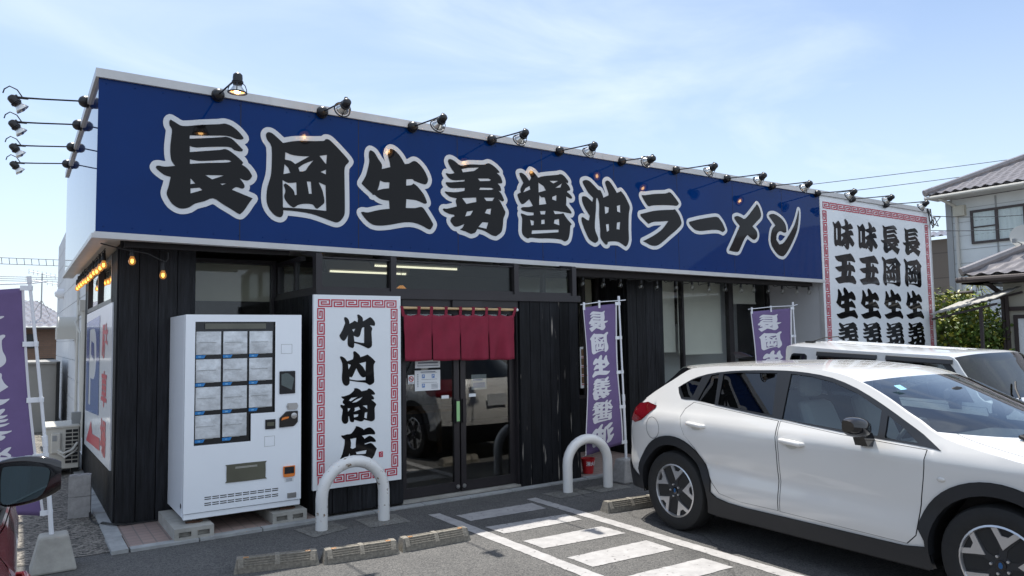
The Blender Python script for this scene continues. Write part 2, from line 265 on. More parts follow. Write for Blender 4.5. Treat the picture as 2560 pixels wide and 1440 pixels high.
MAT = dict(
 asph=asphalt('asphalt', (0.050,0.050,0.051), (0.138,0.134,0.128), 120, 0.9, 0.5),
 path=asphalt('coarse_asphalt', (0.035,0.033,0.030), (0.27,0.248,0.215), 46, 1.4, 0.9),
 patch=asphalt('concrete_patch', (0.11,0.107,0.097), (0.21,0.205,0.19), 80, 2.5, 0.4),
 paint_line=M('road_paint', (0.36,0.35,0.345), 0.75, noise=(9, 0.75, 1.12), mottle=(26, 0.63, (0.13,0.125,0.12)), bump=(120, 0.3, 0.003)),
 tile=brickmat('pink_paving_tile', (0.32,0.235,0.205), (0.27,0.20,0.18), (0.20,0.165,0.15), 1.0, 0.105, 0.105, 0.006, 0.0, 0.75),
 kerb=M('kerb_concrete', (0.33,0.34,0.34), 0.9, noise=(7, 0.7, 1.15), bump=(60, 0.3, 0.004)),
 conc=M('concrete', (0.36,0.35,0.32), 0.9, noise=(6, 0.72, 1.15), bump=(50, 0.3, 0.004)),
 stopc=M('wheel_stop_concrete', (0.235,0.215,0.180), 0.95, noise=(45, 0.55, 1.3), bump=(160, 0.7, 0.004)),
 cinder=M('cinder_block', (0.32,0.315,0.31), 0.95, noise=(14, 0.7, 1.15), bump=(90, 0.5, 0.004)),
 wood=M('charred_wood', (0.0075,0.008,0.0095), 0.5, noise=(11, 0.35, 2.4), bump=(28, 0.8, 0.008), stretch=(3,3,0.22), spec=0.2, island=(0.55, 1.7)),
 wood_worn=M('worn_charred_wood', (0.008,0.0085,0.010), 0.6, noise=(9, 0.5, 1.7), bump=(28, 0.55, 0.006), stretch=(3,3,0.3), mottle=(6.5, 0.635, (0.20,0.185,0.165)), spec=0.16, island=(0.6, 1.7)),
 bronze=M('dark_bronze_aluminium', (0.030,0.027,0.030), 0.38, 0.3, noise=(3, 0.85, 1.15)),
 brown=M('brown_steel', (0.012,0.009,0.009), 0.5, spec=0.25),
 black=M('matt_black', (0.008,0.008,0.009), 0.6),
 blue=M('blue_sign_film', (0.0010,0.0265,0.138), 0.03, noise=(0.7, 0.88, 1.12), bump=(0.8, 0.06, 0.02), spec=0.145),
 black_film=M('black_sign_film', (0.007,0.007,0.008), 0.05, bump=(0.9, 0.035, 0.02), spec=0.20),
 white_film=M('white_sign_film', (0.60,0.63,0.66), 0.22, coat=0.3, noise=(1.3, 0.95, 1.03)),
 white_gloss=M('white_gloss_film', (0.62,0.65,0.68), 0.03, spec=0.5),
 bulbamber=None,
 sign_white=M('white_sign_panel', (0.75,0.785,0.82), 0.25, noise=(1.1, 0.95, 1.03), coat=0.3, bump=(1.0, 0.03, 0.02)),
 red_film=M('red_sign_film', (0.47,0.018,0.050), 0.35),
 blue_film=M('parking_blue_film', (0.03,0.13,0.42), 0.2, coat=0.3),
 trim=M('white_aluminium_trim', (0.55,0.55,0.55), 0.4, 0.15, noise=(2.2, 0.86, 1.06)),
 soffit=M('white_soffit', (0.62,0.60,0.57), 0.7, noise=(1.5, 0.9, 1.05)),
 siding=M('white_siding', (0.66,0.67,0.68), 0.7, noise=(2, 0.92, 1.05), bump=(35, 0.25, 0.004)),
 greywall=M('pale_grey_render', (0.55,0.56,0.58), 0.8, noise=(2, 0.94, 1.04)),
 pvc=M('beige_pvc', (0.50,0.49,0.45), 0.5),
 blind=M('beige_blind', (0.62,0.57,0.46), 0.8, noise=(1.2, 0.92, 1.06)),
 blind_pale=M('pale_blind', (0.80,0.78,0.71), 0.8, noise=(1.2, 0.92, 1.06)),
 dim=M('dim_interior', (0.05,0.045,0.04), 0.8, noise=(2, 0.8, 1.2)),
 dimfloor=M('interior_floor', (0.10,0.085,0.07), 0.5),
 table=M('table_wood', (0.16,0.085,0.04), 0.5),
 glass=glass('window_glass', (0.90,0.92,0.91), 0.0, 1.4),
 glass_door=glass('door_glass', (0.72,0.74,0.73), 0.0, 1.78),
 glass_wire=glass('wired_glass', (0.80,0.83,0.81), 0.0, 1.35),
 tube=M('lit_tube', (1,1,0.9), 0.4, emit=((1.0,0.93,0.72), 1.15)),
 pend=M('lit_pendant', (1,0.5,0.2), 0.4, emit=((1.0,0.42,0.10), 0.45)),
 noren=M('crimson_cloth', (0.21,0.011,0.034), 0.85, noise=(6, 0.85, 1.12), bump=(260, 0.15, 0.001)),
 bamboo=M('bamboo', (0.52,0.36,0.19), 0.45, noise=(14, 0.8, 1.12)),
 paper=M('white_paper', (0.70,0.72,0.74), 0.7),
 paperink=M('printed_ink', (0.18,0.20,0.24), 0.7),
 blueink=M('blue_ink', (0.04,0.16,0.45), 0.6),
 redink=M('red_ink', (0.50,0.04,0.03), 0.6),
 greenink=M('green_tag', (0.30,0.55,0.25), 0.5),
 steel=M('brushed_steel', (0.45,0.45,0.45), 0.3, 0.9),
 chrome=M('chrome', (0.75,0.75,0.75), 0.12, 1.0),
 lampblack=M('black_lamp_metal', (0.010,0.010,0.012), 0.35, spec=0.5),
 reflector=M('silvered_reflector', (0.62,0.62,0.60), 0.18, 0.8),
 lampglow=M('lit_lamp_face', (1,0.7,0.4), 0.3, emit=((1.0,0.46,0.13), 1.6)),
 lampcore=M('lit_lamp_core', (1,0.7,0.4), 0.3, emit=((1.0,0.56,0.20), 34.0)),
 bulbglow=M('lit_filament', (1,0.7,0.3), 0.3, emit=((1.0,0.66,0.26), 3.6)),
 bulbwarm=M('warm_bulb_glow', (0.9,0.45,0.12), 0.15, emit=((1.0,0.40,0.08), 1.1)),
 bulbglass=glass('clear_bulb', (0.86,0.86,0.84), 0.03, 1.5),
 vend=M('vending_white_enamel', (0.82,0.86,0.91), 0.28, coat=0.3, noise=(1.0, 0.97, 1.02)),
 vblack=M('vending_black', (0.010,0.012,0.016), 0.15),
 vcell=M('vending_cell_film', (0.56,0.59,0.62), 0.2, noise=(7, 0.66, 1.3), bump=(9, 0.8, 0.03), coat=1.0),
 vlabel=M('vending_blue_label', (0.015,0.19,0.50), 0.3),
 vtxt=M('vending_label_text', (0.3,0.62,0.85), 0.3),
 smoked=M('smoked_plastic', (0.10,0.10,0.075), 0.12, noise=(3, 0.8, 1.2)),
 orange=M('orange_plastic', (0.75,0.20,0.025), 0.35),
 amber=M('amber_reflector', (0.42,0.20,0.07), 0.35),
 rust=M('rusty_iron', (0.10,0.05,0.03), 0.8, noise=(30, 0.6, 1.5)),
 grey=M('grey_plastic', (0.30,0.31,0.31), 0.4),
 bollard=M('white_bollard_paint', (0.70,0.70,0.69), 0.35, noise=(3, 0.94, 1.04), mottle=(24, 0.62, (0.20,0.14,0.09)), coat=0.2),
 bollard_clean=M('clean_white_bollard_paint', (0.72,0.72,0.71), 0.32, noise=(3, 0.94, 1.04), coat=0.2),
 flag=M('purple_flag_cloth', (0.135,0.092,0.215), 0.85, noise=(3, 0.9, 1.1), bump=(300, 0.12, 0.001)),
 flagtxt=M('flag_white_print', (0.60,0.60,0.64), 0.85),
 plastic_white=M('white_plastic', (0.68,0.70,0.74), 0.4),
 bucket=M('red_bucket', (0.45,0.02,0.025), 0.35),
 acbox=M('ac_cream', (0.55,0.53,0.47), 0.5, noise=(4, 0.9, 1.05)),
 rubber=M('black_rubber', (0.012,0.012,0.012), 0.7),
 tyre=M('tyre_rubber', (0.011,0.011,0.011), 0.75, noise=(20, 0.8, 1.3)),
 carwhite=M('pearl_white_paint', (0.68,0.665,0.635), 0.25, coat=1.0, coatr=0.03),
 carwhite2=M('plain_white_paint', (0.60,0.61,0.61), 0.28, coat=1.0, coatr=0.03),
 carred=M('deep_red_paint', (0.13,0.006,0.010), 0.25, 0.3, coat=1.0, coatr=0.03),
 clad=M('grey_black_cladding', (0.0125,0.014,0.017), 0.5, bump=(300, 0.1, 0.001)),
 gloss_black=M('gloss_black', (0.006,0.006,0.008), 0.08, coat=0.5),
 frameblk=M('window_frame_black', (0.016,0.018,0.021), 0.35),
 carglass=glass('car_glass', (0.78,0.87,0.86), 0.0, 1.85),
 windshield=glass('windshield_glass', (0.66,0.74,0.74), 0.0, 2.3),
 windshield_dim=glass('dim_windshield', (0.07,0.10,0.105), 0.0, 1.6),
 carglass_dark=glass('privacy_glass', (0.05,0.06,0.07), 0.0, 1.8),
 mirror=M('mirror_glass', (0.20,0.26,0.29), 0.02, 1.0),
 seat=M('grey_seat', (0.19,0.20,0.205), 0.85), cabin=M('cabin_lining', (0.16,0.165,0.16), 0.8), dash=M('dashboard', (0.05,0.055,0.06), 0.6),
 taillamp=M('red_tail_lamp', (0.11,0.003,0.006), 0.08, coat=1.0),
 lampclear=M('clear_lamp', (0.62,0.60,0.56), 0.1, coat=1.0),
 alloy=M('machined_alloy', (0.62,0.62,0.63), 0.3, 0.85), alloy_dark=M('dark_alloy', (0.032,0.034,0.038), 0.35, 0.3),
 emblem=M('blue_emblem', (0.02,0.10,0.25), 0.2),
 housewall=M('pale_blue_siding', (0.66,0.69,0.69), 0.8, noise=(1.2, 0.92, 1.06)),
 cream=M('cream_siding', (0.52,0.50,0.42), 0.8, noise=(1.5, 0.92, 1.05)),
 rooftile=M('glazed_roof_tile', (0.20,0.185,0.19), 0.25, noise=(6, 0.75, 1.2), coat=0.4),
 gutter=M('brown_gutter', (0.055,0.042,0.040), 0.5),
 curtain=M('white_curtain', (0.82,0.85,0.87), 0.9, noise=(3, 0.85, 1.08), stretch=(1,4,0.4)),
 brownpanel=brickmat('brown_panel', (0.17,0.14,0.115), (0.155,0.128,0.105), (0.11,0.09,0.075), 1.0, 0.9, 0.9, 0.02, 0.0, 0.8, ('Y','Z'), 0.3),
 brickhouse=brickmat('brown_brick', (0.20,0.12,0.085), (0.16,0.10,0.07), (0.14,0.10,0.08), 1.0, 0.3, 0.09, 0.012, 0.5, 0.85, ('X','Z')),
 shed=M('grey_metal_shed', (0.27,0.26,0.24), 0.6, noise=(2, 0.9, 1.08)),
 leaf=M('hedge_leaf', (0.075,0.125,0.022), 0.45, noise=(2.6, 0.3, 2.0)), leaf_y=M('yellow_green_leaf', (0.24,0.25,0.03), 0.5, noise=(4, 0.6, 1.5)),
 bark=M('bark', (0.09,0.07,0.05), 0.9),
 wire=M('black_cable', (0.012,0.012,0.013), 0.6),
)

def amber_globe():
    m = glass('amber_bulb', (1.0, 0.66, 0.30), 0.02, 1.5); t = m.node_tree; l = t.links.new
    o = [n for n in t.nodes if n.type == 'OUTPUT_MATERIAL'][0]; src = o.inputs['Surface'].links[0].from_socket
    e = t.nodes.new('ShaderNodeEmission'); e.inputs['Color'].default_value = (1.0, 0.50, 0.15, 1); e.inputs['Strength'].default_value = 0.9
    mx_ = t.nodes.new('ShaderNodeMixShader'); mx_.inputs['Fac'].default_value = 0.17
    l(src, mx_.inputs[1]); l(e.outputs['Emission'], mx_.inputs[2]); l(mx_.outputs['Shader'], o.inputs['Surface']); return m
MAT['bulbamber'] = amber_globe()
GLYPHS = {
'長': ((1.031, 2.953, 1.898, 3.823), [[136,959,181,937,261,907,443,948,630,984,689,1000,758,985,824,943,879,888,895,862,873,845,814,843,711,864,496,836,328,815,328,778,496,809,664,843,712,853,771,836,836,780,889,730,880,711,848,707,793,715,729,742,498,709,395,690,329,697,332,632,498,667,644,697,692,713,740,701,816,652,881,598,890,576,876,561,937,524,987,456,981,421,954,392,916,385,856,402,894,355,909,322,906,299,879,287,819,299,773,265,1000,189,962,134,919,62,876,8,849,0,779,39,672,97,577,149,484,107,393,74,333,28,273,9,224,13,164,51,124,112,109,164,127,241,145,339,81,354,18,400,0,425,7,442,31,447,90,443,186,463,152,513,138,587,137,673,144,761,150,849,127,894,123,937], [333,552,417,546,520,559,709,593,765,583,709,563,521,536,334,503], [491,398,690,416,564,358], [646,319,715,330,670,306], [342,348,390,293,343,282], [343,236,437,253,464,229,344,181]]),
'岡': ((2.021, 2.945, 2.885, 3.814), [[32,984,72,976,141,927,197,880,305,915,412,936,533,950,681,973,706,995,743,1000,793,970,908,869,997,781,1000,750,952,683,949,528,952,356,953,172,946,98,908,34,857,0,795,7,695,36,536,77,356,92,204,93,204,56,187,16,153,8,101,30,44,94,15,172,12,265,25,358,58,478,68,619,64,817,15,892,0,942,9,970], [224,776,306,754,401,752,512,763,342,650,289,681,221,688], [634,784,727,808,716,691], [561,721,498,641,462,585,396,567,378,609,449,665], [216,633,260,595,283,539,204,515], [648,592,715,627,713,569], [194,444,261,418,355,434,361,287,338,282,326,331,273,384,226,409,205,389,228,321,213,261,227,215,274,161,321,136,344,144,380,170,451,189,548,191,584,153,609,143,670,196,697,235,682,330,663,389,623,465,710,436,720,128,452,132,201,125], [480,459,529,461,541,316,507,315]]),
'生': ((3.03, 2.945, 3.888, 3.809), [[122,946,173,924,227,848,275,784,275,723,393,763,386,816,361,903,361,936,380,983,408,1000,464,981,534,919,597,826,662,843,720,881,778,871,865,795,924,695,931,643,908,601,864,592,733,622,704,642,618,629,614,548,689,562,718,587,776,554,863,464,909,376,913,347,877,336,760,369,616,372,608,257,730,265,774,276,839,288,891,242,993,99,1000,59,970,11,933,4,845,42,729,72,586,68,376,20,238,0,144,9,64,60,0,136,4,155,30,157,90,156,239,200,381,227,373,330,294,332,226,351,178,385,151,379,138,400,71,450,4,506,9,525,58,612,92,730,105,807,99,870,105,922], [251,576,302,560,381,565,373,487,295,472,215,445,240,518]]),
'姜': ((4.018, 2.929, 4.879, 3.8), [[122,987,183,970,284,918,419,951,645,974,710,1000,760,999,842,960,912,904,908,890,861,885,924,843,953,782,953,751,922,742,877,739,922,695,934,647,921,635,887,635,937,598,981,517,969,495,943,496,877,519,918,484,984,377,1000,350,991,308,964,249,954,151,928,65,860,12,827,0,761,12,647,60,535,79,502,29,454,9,422,6,344,32,266,47,266,61,297,76,329,130,235,92,189,85,158,100,120,144,116,170,136,205,175,221,175,242,98,249,22,276,0,300,15,315,68,316,215,359,200,432,216,467,116,478,63,506,30,532,40,543,86,542,209,550,335,580,346,622,210,604,117,599,72,621,46,652,57,669,118,673,227,691,336,709,344,731,211,709,134,711,81,742,50,779,58,791,119,787,186,805,120,881,86,945,94,975], [294,872,402,901,571,925,497,871,314,829], [552,771,724,790,770,777,740,759,584,739], [586,650,771,665,809,655,771,637,574,618], [299,479,521,507,524,448,364,406], [646,518,819,533,785,485,686,476], [371,302,471,324,425,255,343,235], [693,364,763,377,749,292,659,306], [617,177,714,179,680,92,551,108]]),
'醤': ((5.063, 2.93, 5.918, 3.796), [[34,930,82,938,152,902,213,836,246,884,212,953,238,992,288,976,350,924,373,898,441,927,599,959,731,982,788,1000,845,987,920,927,938,899,922,875,880,885,937,846,970,797,964,773,925,762,905,745,953,719,1000,679,999,656,970,649,890,676,892,608,885,544,928,506,984,451,980,423,926,428,812,436,642,440,669,392,782,407,830,420,886,353,989,263,959,238,947,148,916,41,858,0,820,5,763,24,558,26,375,14,250,17,196,10,160,1,91,39,66,102,74,275,53,330,58,352,97,348,167,332,278,344,281,381,168,383,80,397,54,424,90,445,205,458,268,481,204,571,117,501,73,487,39,516,0,598,6,627,59,654,51,704,106,796,54,877], [215,764,228,714,165,686,99,658,140,720], [375,829,466,790,510,728,377,685], [578,876,747,894,652,846], [688,783,745,819,813,863,783,800], [389,643,425,617,486,622,515,529,381,503], [625,643,708,678,698,590,624,606], [393,412,498,425,484,372,410,367], [214,271,282,262,277,203,235,193], [418,287,478,296,477,233,413,225], [658,305,743,327,750,231,647,253], [243,122,733,167,732,129,236,71]]),
'油': ((6.069, 2.922, 6.934, 3.801), [[45,940,105,961,183,947,281,881,350,834,391,831,430,773,449,724,552,769,554,808,496,941,498,980,539,1000,590,982,661,912,731,825,817,862,889,802,970,691,1000,615,975,519,960,266,961,110,926,30,893,0,851,18,737,65,612,66,519,52,508,14,467,11,407,61,369,119,369,241,354,438,360,621,326,710,302,684,291,524,262,249,318,116,321,63,286,31,246,24,157,61,110,118,54,219,8,320,0,379,30,394,107,358,146,353,168,423,130,465,73,535,26,622,19,696,58,712,127,699,224,639,242,702,149,769,82,853,44,909], [469,592,557,585,544,507,478,478], [724,622,792,644,794,523,728,537], [487,318,549,330,552,231,504,204], [716,361,785,379,769,258,706,261]]),
'ラ': ((7.13, 2.967, 7.937, 3.759), [[43,881,131,886,350,930,622,966,724,1000,798,965,921,858,957,815,904,768,790,763,564,748,317,720,208,695,149,731,54,847], [0,541,60,554,314,621,585,662,786,684,850,700,936,619,996,514,1000,431,873,321,691,199,487,59,363,2,242,0,147,30,42,64,174,120,346,203,522,314,677,470,502,447,306,423,184,378,91,442,3,506]]),
'ー': ((8.106, 3.243, 8.889, 3.481), [[0,483,88,567,254,703,535,890,736,1000,822,978,933,653,1000,283,998,186,938,62,809,161,609,128,327,0,162,25,56,217,4,360]]),
'メ': ((8.964, 2.972, 9.768, 3.763), [[194,685,283,712,400,691,488,669,613,749,772,893,886,1000,945,949,1000,832,985,739,850,637,722,537,839,455,865,366,815,293,722,277,561,356,466,270,338,85,290,24,216,0,0,17,109,170,235,354,346,519,276,573,198,646]]),
'ン': ((9.968, 2.963, 10.766, 3.763), [[34,826,164,847,340,800,467,728,544,631,552,508,485,486,338,509,235,435,212,322,304,236,438,274,614,429,832,673,950,891,998,1000,1000,874,930,596,777,357,595,139,454,19,355,0,227,38,74,172,25,310,79,516,198,616,106,700,0,793]]),
'竹': ((2.668, 1.629, 3.048, 1.971), [[126,865,134,914,157,925,203,906,256,841,276,727,372,784,403,816,450,805,497,767,509,866,492,972,502,1000,544,997,614,940,649,882,650,800,748,858,852,927,907,891,979,800,1000,725,987,670,955,667,843,687,899,626,918,568,894,485,906,270,909,105,890,40,826,0,778,6,652,70,527,129,407,161,403,67,372,16,318,28,249,70,226,135,223,249,233,403,187,298,134,237,96,235,42,284,0,373,12,413,80,542,134,687,154,760], [349,559,434,580,388,482], [391,381,488,334,551,358,582,431,622,598,689,627,684,159,590,169,411,208]]),
'内': ((2.673, 1.257, 3.051, 1.603), [[0,832,15,863,53,859,137,804,199,714,283,743,358,770,376,869,365,965,392,1000,431,991,517,913,556,863,563,823,666,852,769,895,832,847,928,763,1000,671,952,591,951,428,962,200,962,86,926,40,846,0,799,14,704,75,469,112,268,157,260,74,214,21,160,16,107,51,66,132,53,259,66,449,66,640,38,736], [219,645,303,610,237,474], [540,643,726,684,712,406,642,538], [454,513,516,374,586,266,657,231,715,252,712,152,469,155,263,197,263,265,322,251,360,301]]),
'商': ((2.676, 0.888, 3.057, 1.235), [[380,935,375,983,411,1000,480,985,550,941,581,899,737,925,776,965,832,957,918,887,966,812,958,780,910,778,863,783,918,726,945,668,934,644,862,636,941,571,1000,503,989,455,957,393,960,248,964,118,948,47,877,10,814,22,657,79,626,42,564,31,502,52,387,94,372,40,326,28,280,55,257,112,242,208,222,210,222,84,189,16,136,0,83,25,45,99,42,209,68,403,23,469,0,525,15,548,45,546,90,527,128,540,83,582,65,631,105,702,53,734,27,775,45,786,98,783,181,804,272,838], [237,658,303,725,472,742,380,689,288,628], [314,585,426,662,619,734,534,647,441,597], [207,436,283,426,211,337], [395,434,510,460,552,382,456,350,379,327,398,378], [619,481,744,488,749,376,674,445], [367,243,499,246,479,181,379,162], [681,277,748,288,732,102,662,135]]),
'店': ((2.677, 0.516, 3.062, 0.857), [[412,958,412,990,442,1000,526,963,603,916,636,876,710,914,780,932,834,919,904,855,951,777,959,728,935,710,834,724,741,725,587,707,641,645,651,607,741,660,803,686,865,655,935,591,979,522,966,490,896,494,818,506,663,470,666,444,740,457,826,473,896,425,1000,291,973,213,926,88,867,6,801,21,678,100,449,119,434,49,373,0,298,33,268,100,250,246,223,169,133,53,59,38,0,108,59,252,111,484,118,645,74,678,22,747,37,774,89,764,178,788,298,800], [268,643,434,661,419,515,416,387,336,351,276,386,291,529], [419,251,717,278,694,179,648,173,442,184]]),
'味': ((11.714, 3.179, 12.396, 3.73), [[0,825,28,855,70,824,112,791,193,852,264,910,317,871,409,735,569,774,591,833,558,951,595,1000,650,968,736,887,737,822,827,866,904,821,953,744,950,702,895,685,744,660,742,619,847,648,925,602,969,508,963,478,870,475,789,460,886,371,1000,232,965,165,904,108,848,132,751,230,730,83,703,24,656,0,589,24,478,129,401,71,358,105,301,89,236,112,180,108,127,69,69,100,40,161,37,351,52,607,42,718], [147,648,211,669,199,301,140,272], [384,693,471,652,578,629,567,564,377,483], [378,422,476,379,368,258], [507,148,566,192,551,127]]),
'五': ((11.725, 2.575, 12.376, 3.122), [[30,867,81,873,257,904,494,951,686,979,759,1000,829,963,930,855,1000,744,957,717,814,742,598,739,598,622,663,633,663,701,693,723,750,682,770,626,853,614,922,560,974,432,946,390,887,403,793,432,757,268,830,279,922,217,998,90,994,32,944,3,861,20,695,50,433,37,197,0,119,42,0,157,36,174,295,240,316,386,200,388,88,455,19,515,58,528,340,580,348,701,175,715,75,790], [601,423,649,433,602,261,560,267]]),
}

# ------------------------------------------------------------------ flat shapes with holes, brush lettering
def inside(p, poly):
    x, y = p; r = False; j = len(poly) - 1
    for i in range(len(poly)):
        xi, yi = poly[i]; xj, yj = poly[j]
        if (yi > y) != (yj > y) and x < (xj - xi) * (y - yi) / (yj - yi) + xi: r = not r
        j = i
    return r
def cdt(contours, extra=()):
    vs = []; es = []
    for c in contours:
        b = len(vs); n = len(c); vs += [Vector(p) for p in c]; es += [(b+i, b+(i+1) % n) for i in range(n)]
    vs += [Vector(p) for p in extra]
    r = delaunay_2d_cdt(vs, es, [], 0, 1e-6)
    return [tuple(v) for v in r[0]], r[2]
def fill(contours):                        # even-odd filled triangles
    V, F = cdt(contours); o = []
    for f in F:
        c = (sum(V[i][0] for i in f)/len(f), sum(V[i][1] for i in f)/len(f))
        if sum(inside(c, q) for q in contours) % 2: o.append(tuple(f))
    return V, o
def rounded(c, k=3):                       # Catmull-Rom through the points, sharp corners kept
    n = len(c); o = []
    sharp = []
    for i in range(n):
        a, b, d = Vector(c[i-1]), Vector(c[i]), Vector(c[(i+1) % n])
        u, v = b - a, d - b
        sharp.append(u.length > 0 and v.length > 0 and u.angle(v) > 0.95)
    for i in range(n):
        p0, p1, p2, p3 = [Vector(c[(i+j) % n]) for j in (-1, 0, 1, 2)]
        if sharp[i]: p0 = p1 + (p1 - p2) * 0.3
        if sharp[(i+1) % n]: p3 = p2 + (p2 - p1) * 0.3
        for t in [j/k for j in range(k)]:
            q = 0.5*((2*p1) + (p2-p0)*t + (2*p0-5*p1+4*p2-p3)*t*t + (3*p1-p0-3*p2+p3)*t**3)
            o.append((q.x, q.y))
    return o
_gc = {}
def glyph(ch, k=3):
    if (ch, k) not in _gc:
        cs = []
        for c in GLYPHS[ch][1]:
            pts = [(c[i]/1000, c[i+1]/1000) for i in range(0, len(c), 2)]
            cs.append(rounded(pts, k) if len(pts) > 5 else pts)
        _gc[(ch, k)] = (cs, fill(cs))
    return _gc[(ch, k)]
def put_glyph(mb, ch, x, z, wd, ht, fn, k=3):      # fn maps (u, v) on the sign to 3-D
    V, F = glyph(ch, k)[1]
    mb.add([fn(x + p[0]*wd, z + p[1]*ht) for p in V], F)
def put_outline(mb, ch, x, z, wd, ht, r, fn):
    cs = [[(x + p[0]*wd, z + p[1]*ht) for p in c] for c in glyph(ch, 2)[0]]
    outer = [c for i, c in enumerate(cs) if not any(inside(c[0], d) for j, d in enumerate(cs) if j != i)]
    caps = []; segs = []
    for c in outer:
        for i in range(len(c)):
            a, b = Vector(c[i]), Vector(c[(i+1) % len(c)]); segs.append((a, b)); d = (b - a)
            if d.length < 1e-6: continue
            an = math.atan2(d.y, d.x)
            caps.append([(a.x + r*math.cos(an+PI/2+PI*j/5), a.y + r*math.sin(an+PI/2+PI*j/5)) for j in range(6)] +
                        [(b.x + r*math.cos(an-PI/2+PI*j/5), b.y + r*math.sin(an-PI/2+PI*j/5)) for j in range(6)])
    V, F = cdt(caps + outer); o = []
    for f in F:
        c = Vector((sum(V[i][0] for i in f)/len(f), sum(V[i][1] for i in f)/len(f)))
        ok = any(inside(tuple(c), q) for q in outer)
        if not ok:
            for a, b in segs:
                d = b - a; t = max(0, min(1, (c-a).dot(d)/max(1e-12, d.length_squared)))
                if (c - a - d*t).length < r*1.0: ok = True; break
        if ok: o.append(tuple(f))
    mb.add([fn(*p) for p in V], o)
def text(mb, body, size, fn, offset=0.0, align='LEFT', vertical=False):
    c = bpy.data.curves.new('lettering', 'FONT'); c.body = '\n'.join(body) if vertical else body
    c.size = size; c.offset = offset; c.align_x = align; c.resolution_u = 2
    o = bpy.data.objects.new('lettering', c); COL.objects.link(o)
    me = bpy.data.meshes.new_from_object(o.evaluated_get(bpy.context.evaluated_depsgraph_get()))
    mb.add([fn(v.co.x, v.co.y) for v in me.vertices], [tuple(p.vertices) for p in me.polygons])
    bpy.data.objects.remove(o); bpy.data.curves.remove(c); bpy.data.meshes.remove(me)
FRET = [(1.2,.67),(.42,.67),(.42,.33),(1.7,.33),(1.7,1),(0,1),(0,0),(2.05,0),(2.05,1),(4,1),(4,0),(2.45,0),(2.45,.67),(3.6,.67),(3.6,.33),(2.9,.33)]
def fret(mb, u0, v0, length, h, fn, vert=False, swap=False):
    n = max(1, round(length / (4.35*h))); per = length / n; sx = per / 4.35; t = 0.094*h
    for k in range(n):
        pts = [(k*per + 0.15*sx + p[0]*sx, (1-p[1] if swap else p[1])*h) for p in FRET]
        for i in range(len(pts)-1):
            (a, b), (c, d) = pts[i], pts[i+1]
            x0, x1 = min(a, c) - t, max(a, c) + t; y0, y1 = min(b, d) - t, max(b, d) + t
            if i > 0:                       # butt the strokes end to end
                if a == c: (y0, y1) = (y0 + 2*t, y1) if d > b else (y0, y1 - 2*t)
                else: (x0, x1) = (x0 + 2*t, x1) if c > a else (x0, x1 - 2*t)
            q = [(x0,y0),(x1,y0),(x1,y1),(x0,y1)]
            mb.add([fn(u0 + (p[1] if vert else p[0]), v0 + (p[0] if vert else p[1])) for p in q], [(0,1,2,3)])

# ------------------------------------------------------------------ ground
g = MB(); g.add([(-300,-300,0),(300,-300,0),(300,300,0),(-300,300,0)], [(0,1,2,3)])
struct('ground', g, MAT['asph'])
g = MB(); g.add([(-6,6.90,0.004),(0.70,6.97,0.004),(0.74,20,0.004),(-6,20,0.004)], [(0,1,2,3)])
struct('side_path', g, MAT['path'])
g = MB()
def line(pts):                                     # edges a few millimetres ragged
    o = []
    for (a, b), (c, d) in zip(pts, pts[1:] + pts[:1]):
        n = max(2, int(math.hypot(c-a, d-b)/.05))
        o += [(a+(c-a)*i/n+random.uniform(-.005,.005), b+(d-b)*i/n+random.uniform(-.005,.005)) for i in range(n)]
    V, F = fill([o]); g.add([(x, y, 0.004) for x, y in V], F)
line([(3.38,6.49),(3.50,6.47),(3.55,3.0),(3.42,3.0)]); line([(4.53,6.45),(4.65,6.45),(4.67,2.0),(4.535,2.0)])
for q in ([(3.58,6.29),(4.47,6.27),(4.45,5.99),(3.59,6.02)], [(3.58,5.75),(4.45,5.69),(4.45,5.43),(3.59,5.46)],
          [(3.59,5.17),(4.43,5.13),(4.44,4.83),(3.60,4.89)], [(3.60,4.58),(4.42,4.56),(4.42,4.24),(3.61,4.29)], [(3.61,3.98),(4.42,3.95),(4.43,3.66),(3.62,3.69)]): line(q)
struct('road_marking', g, MAT['paint_line'])
g = MB()
for q in ([(2.14,6.73),(2.20,6.36),(2.57,6.48),(2.53,6.81)], [(2.73,6.74),(2.73,6.37),(3.13,6.35),(3.14,6.73)], [(4.82,6.56),(4.84,6.25),(5.29,6.27),(5.29,6.56)], [(5.36,6.52),(5.37,6.22),(5.84,6.20),(5.84,6.50)]):
    g.add([(x, y, 0.004) for x, y in q], [(0,1,2,3)])
struct('ground_patch', g, MAT['patch'])
g = MB(); g.box(0.83,6.97,-0.02, 2.44,8.45,0.02); g.box(5.76,6.97,-0.02, 11.36,8.45,0.02)
struct('tile_pavement', g, MAT['tile'])
g = MB()
y = 6.86
for k in range(9):                                # left kerb stones, seen end to end
    jx = random.uniform(-.012, .012)
    g.box(0.70+jx, y+.006, -0.03, 0.825+jx, y+0.53, 0.03+random.uniform(-.006,.006)); y += 0.535
x = 0.83
for k in range(3): g.box(x+.004, 6.86, -0.03, x+0.53, 6.965, 0.024); x += 0.536
x = 2.45
for k in range(6): g.box(x+.004, 6.86, -0.03, x+0.54, 6.96, 0.014); x += 0.546
for k in range(10): g.box(x+.004, 6.86, -0.03, x+0.54, 6.965, 0.022); x += 0.546
struct('kerb', g, MAT['kerb'])

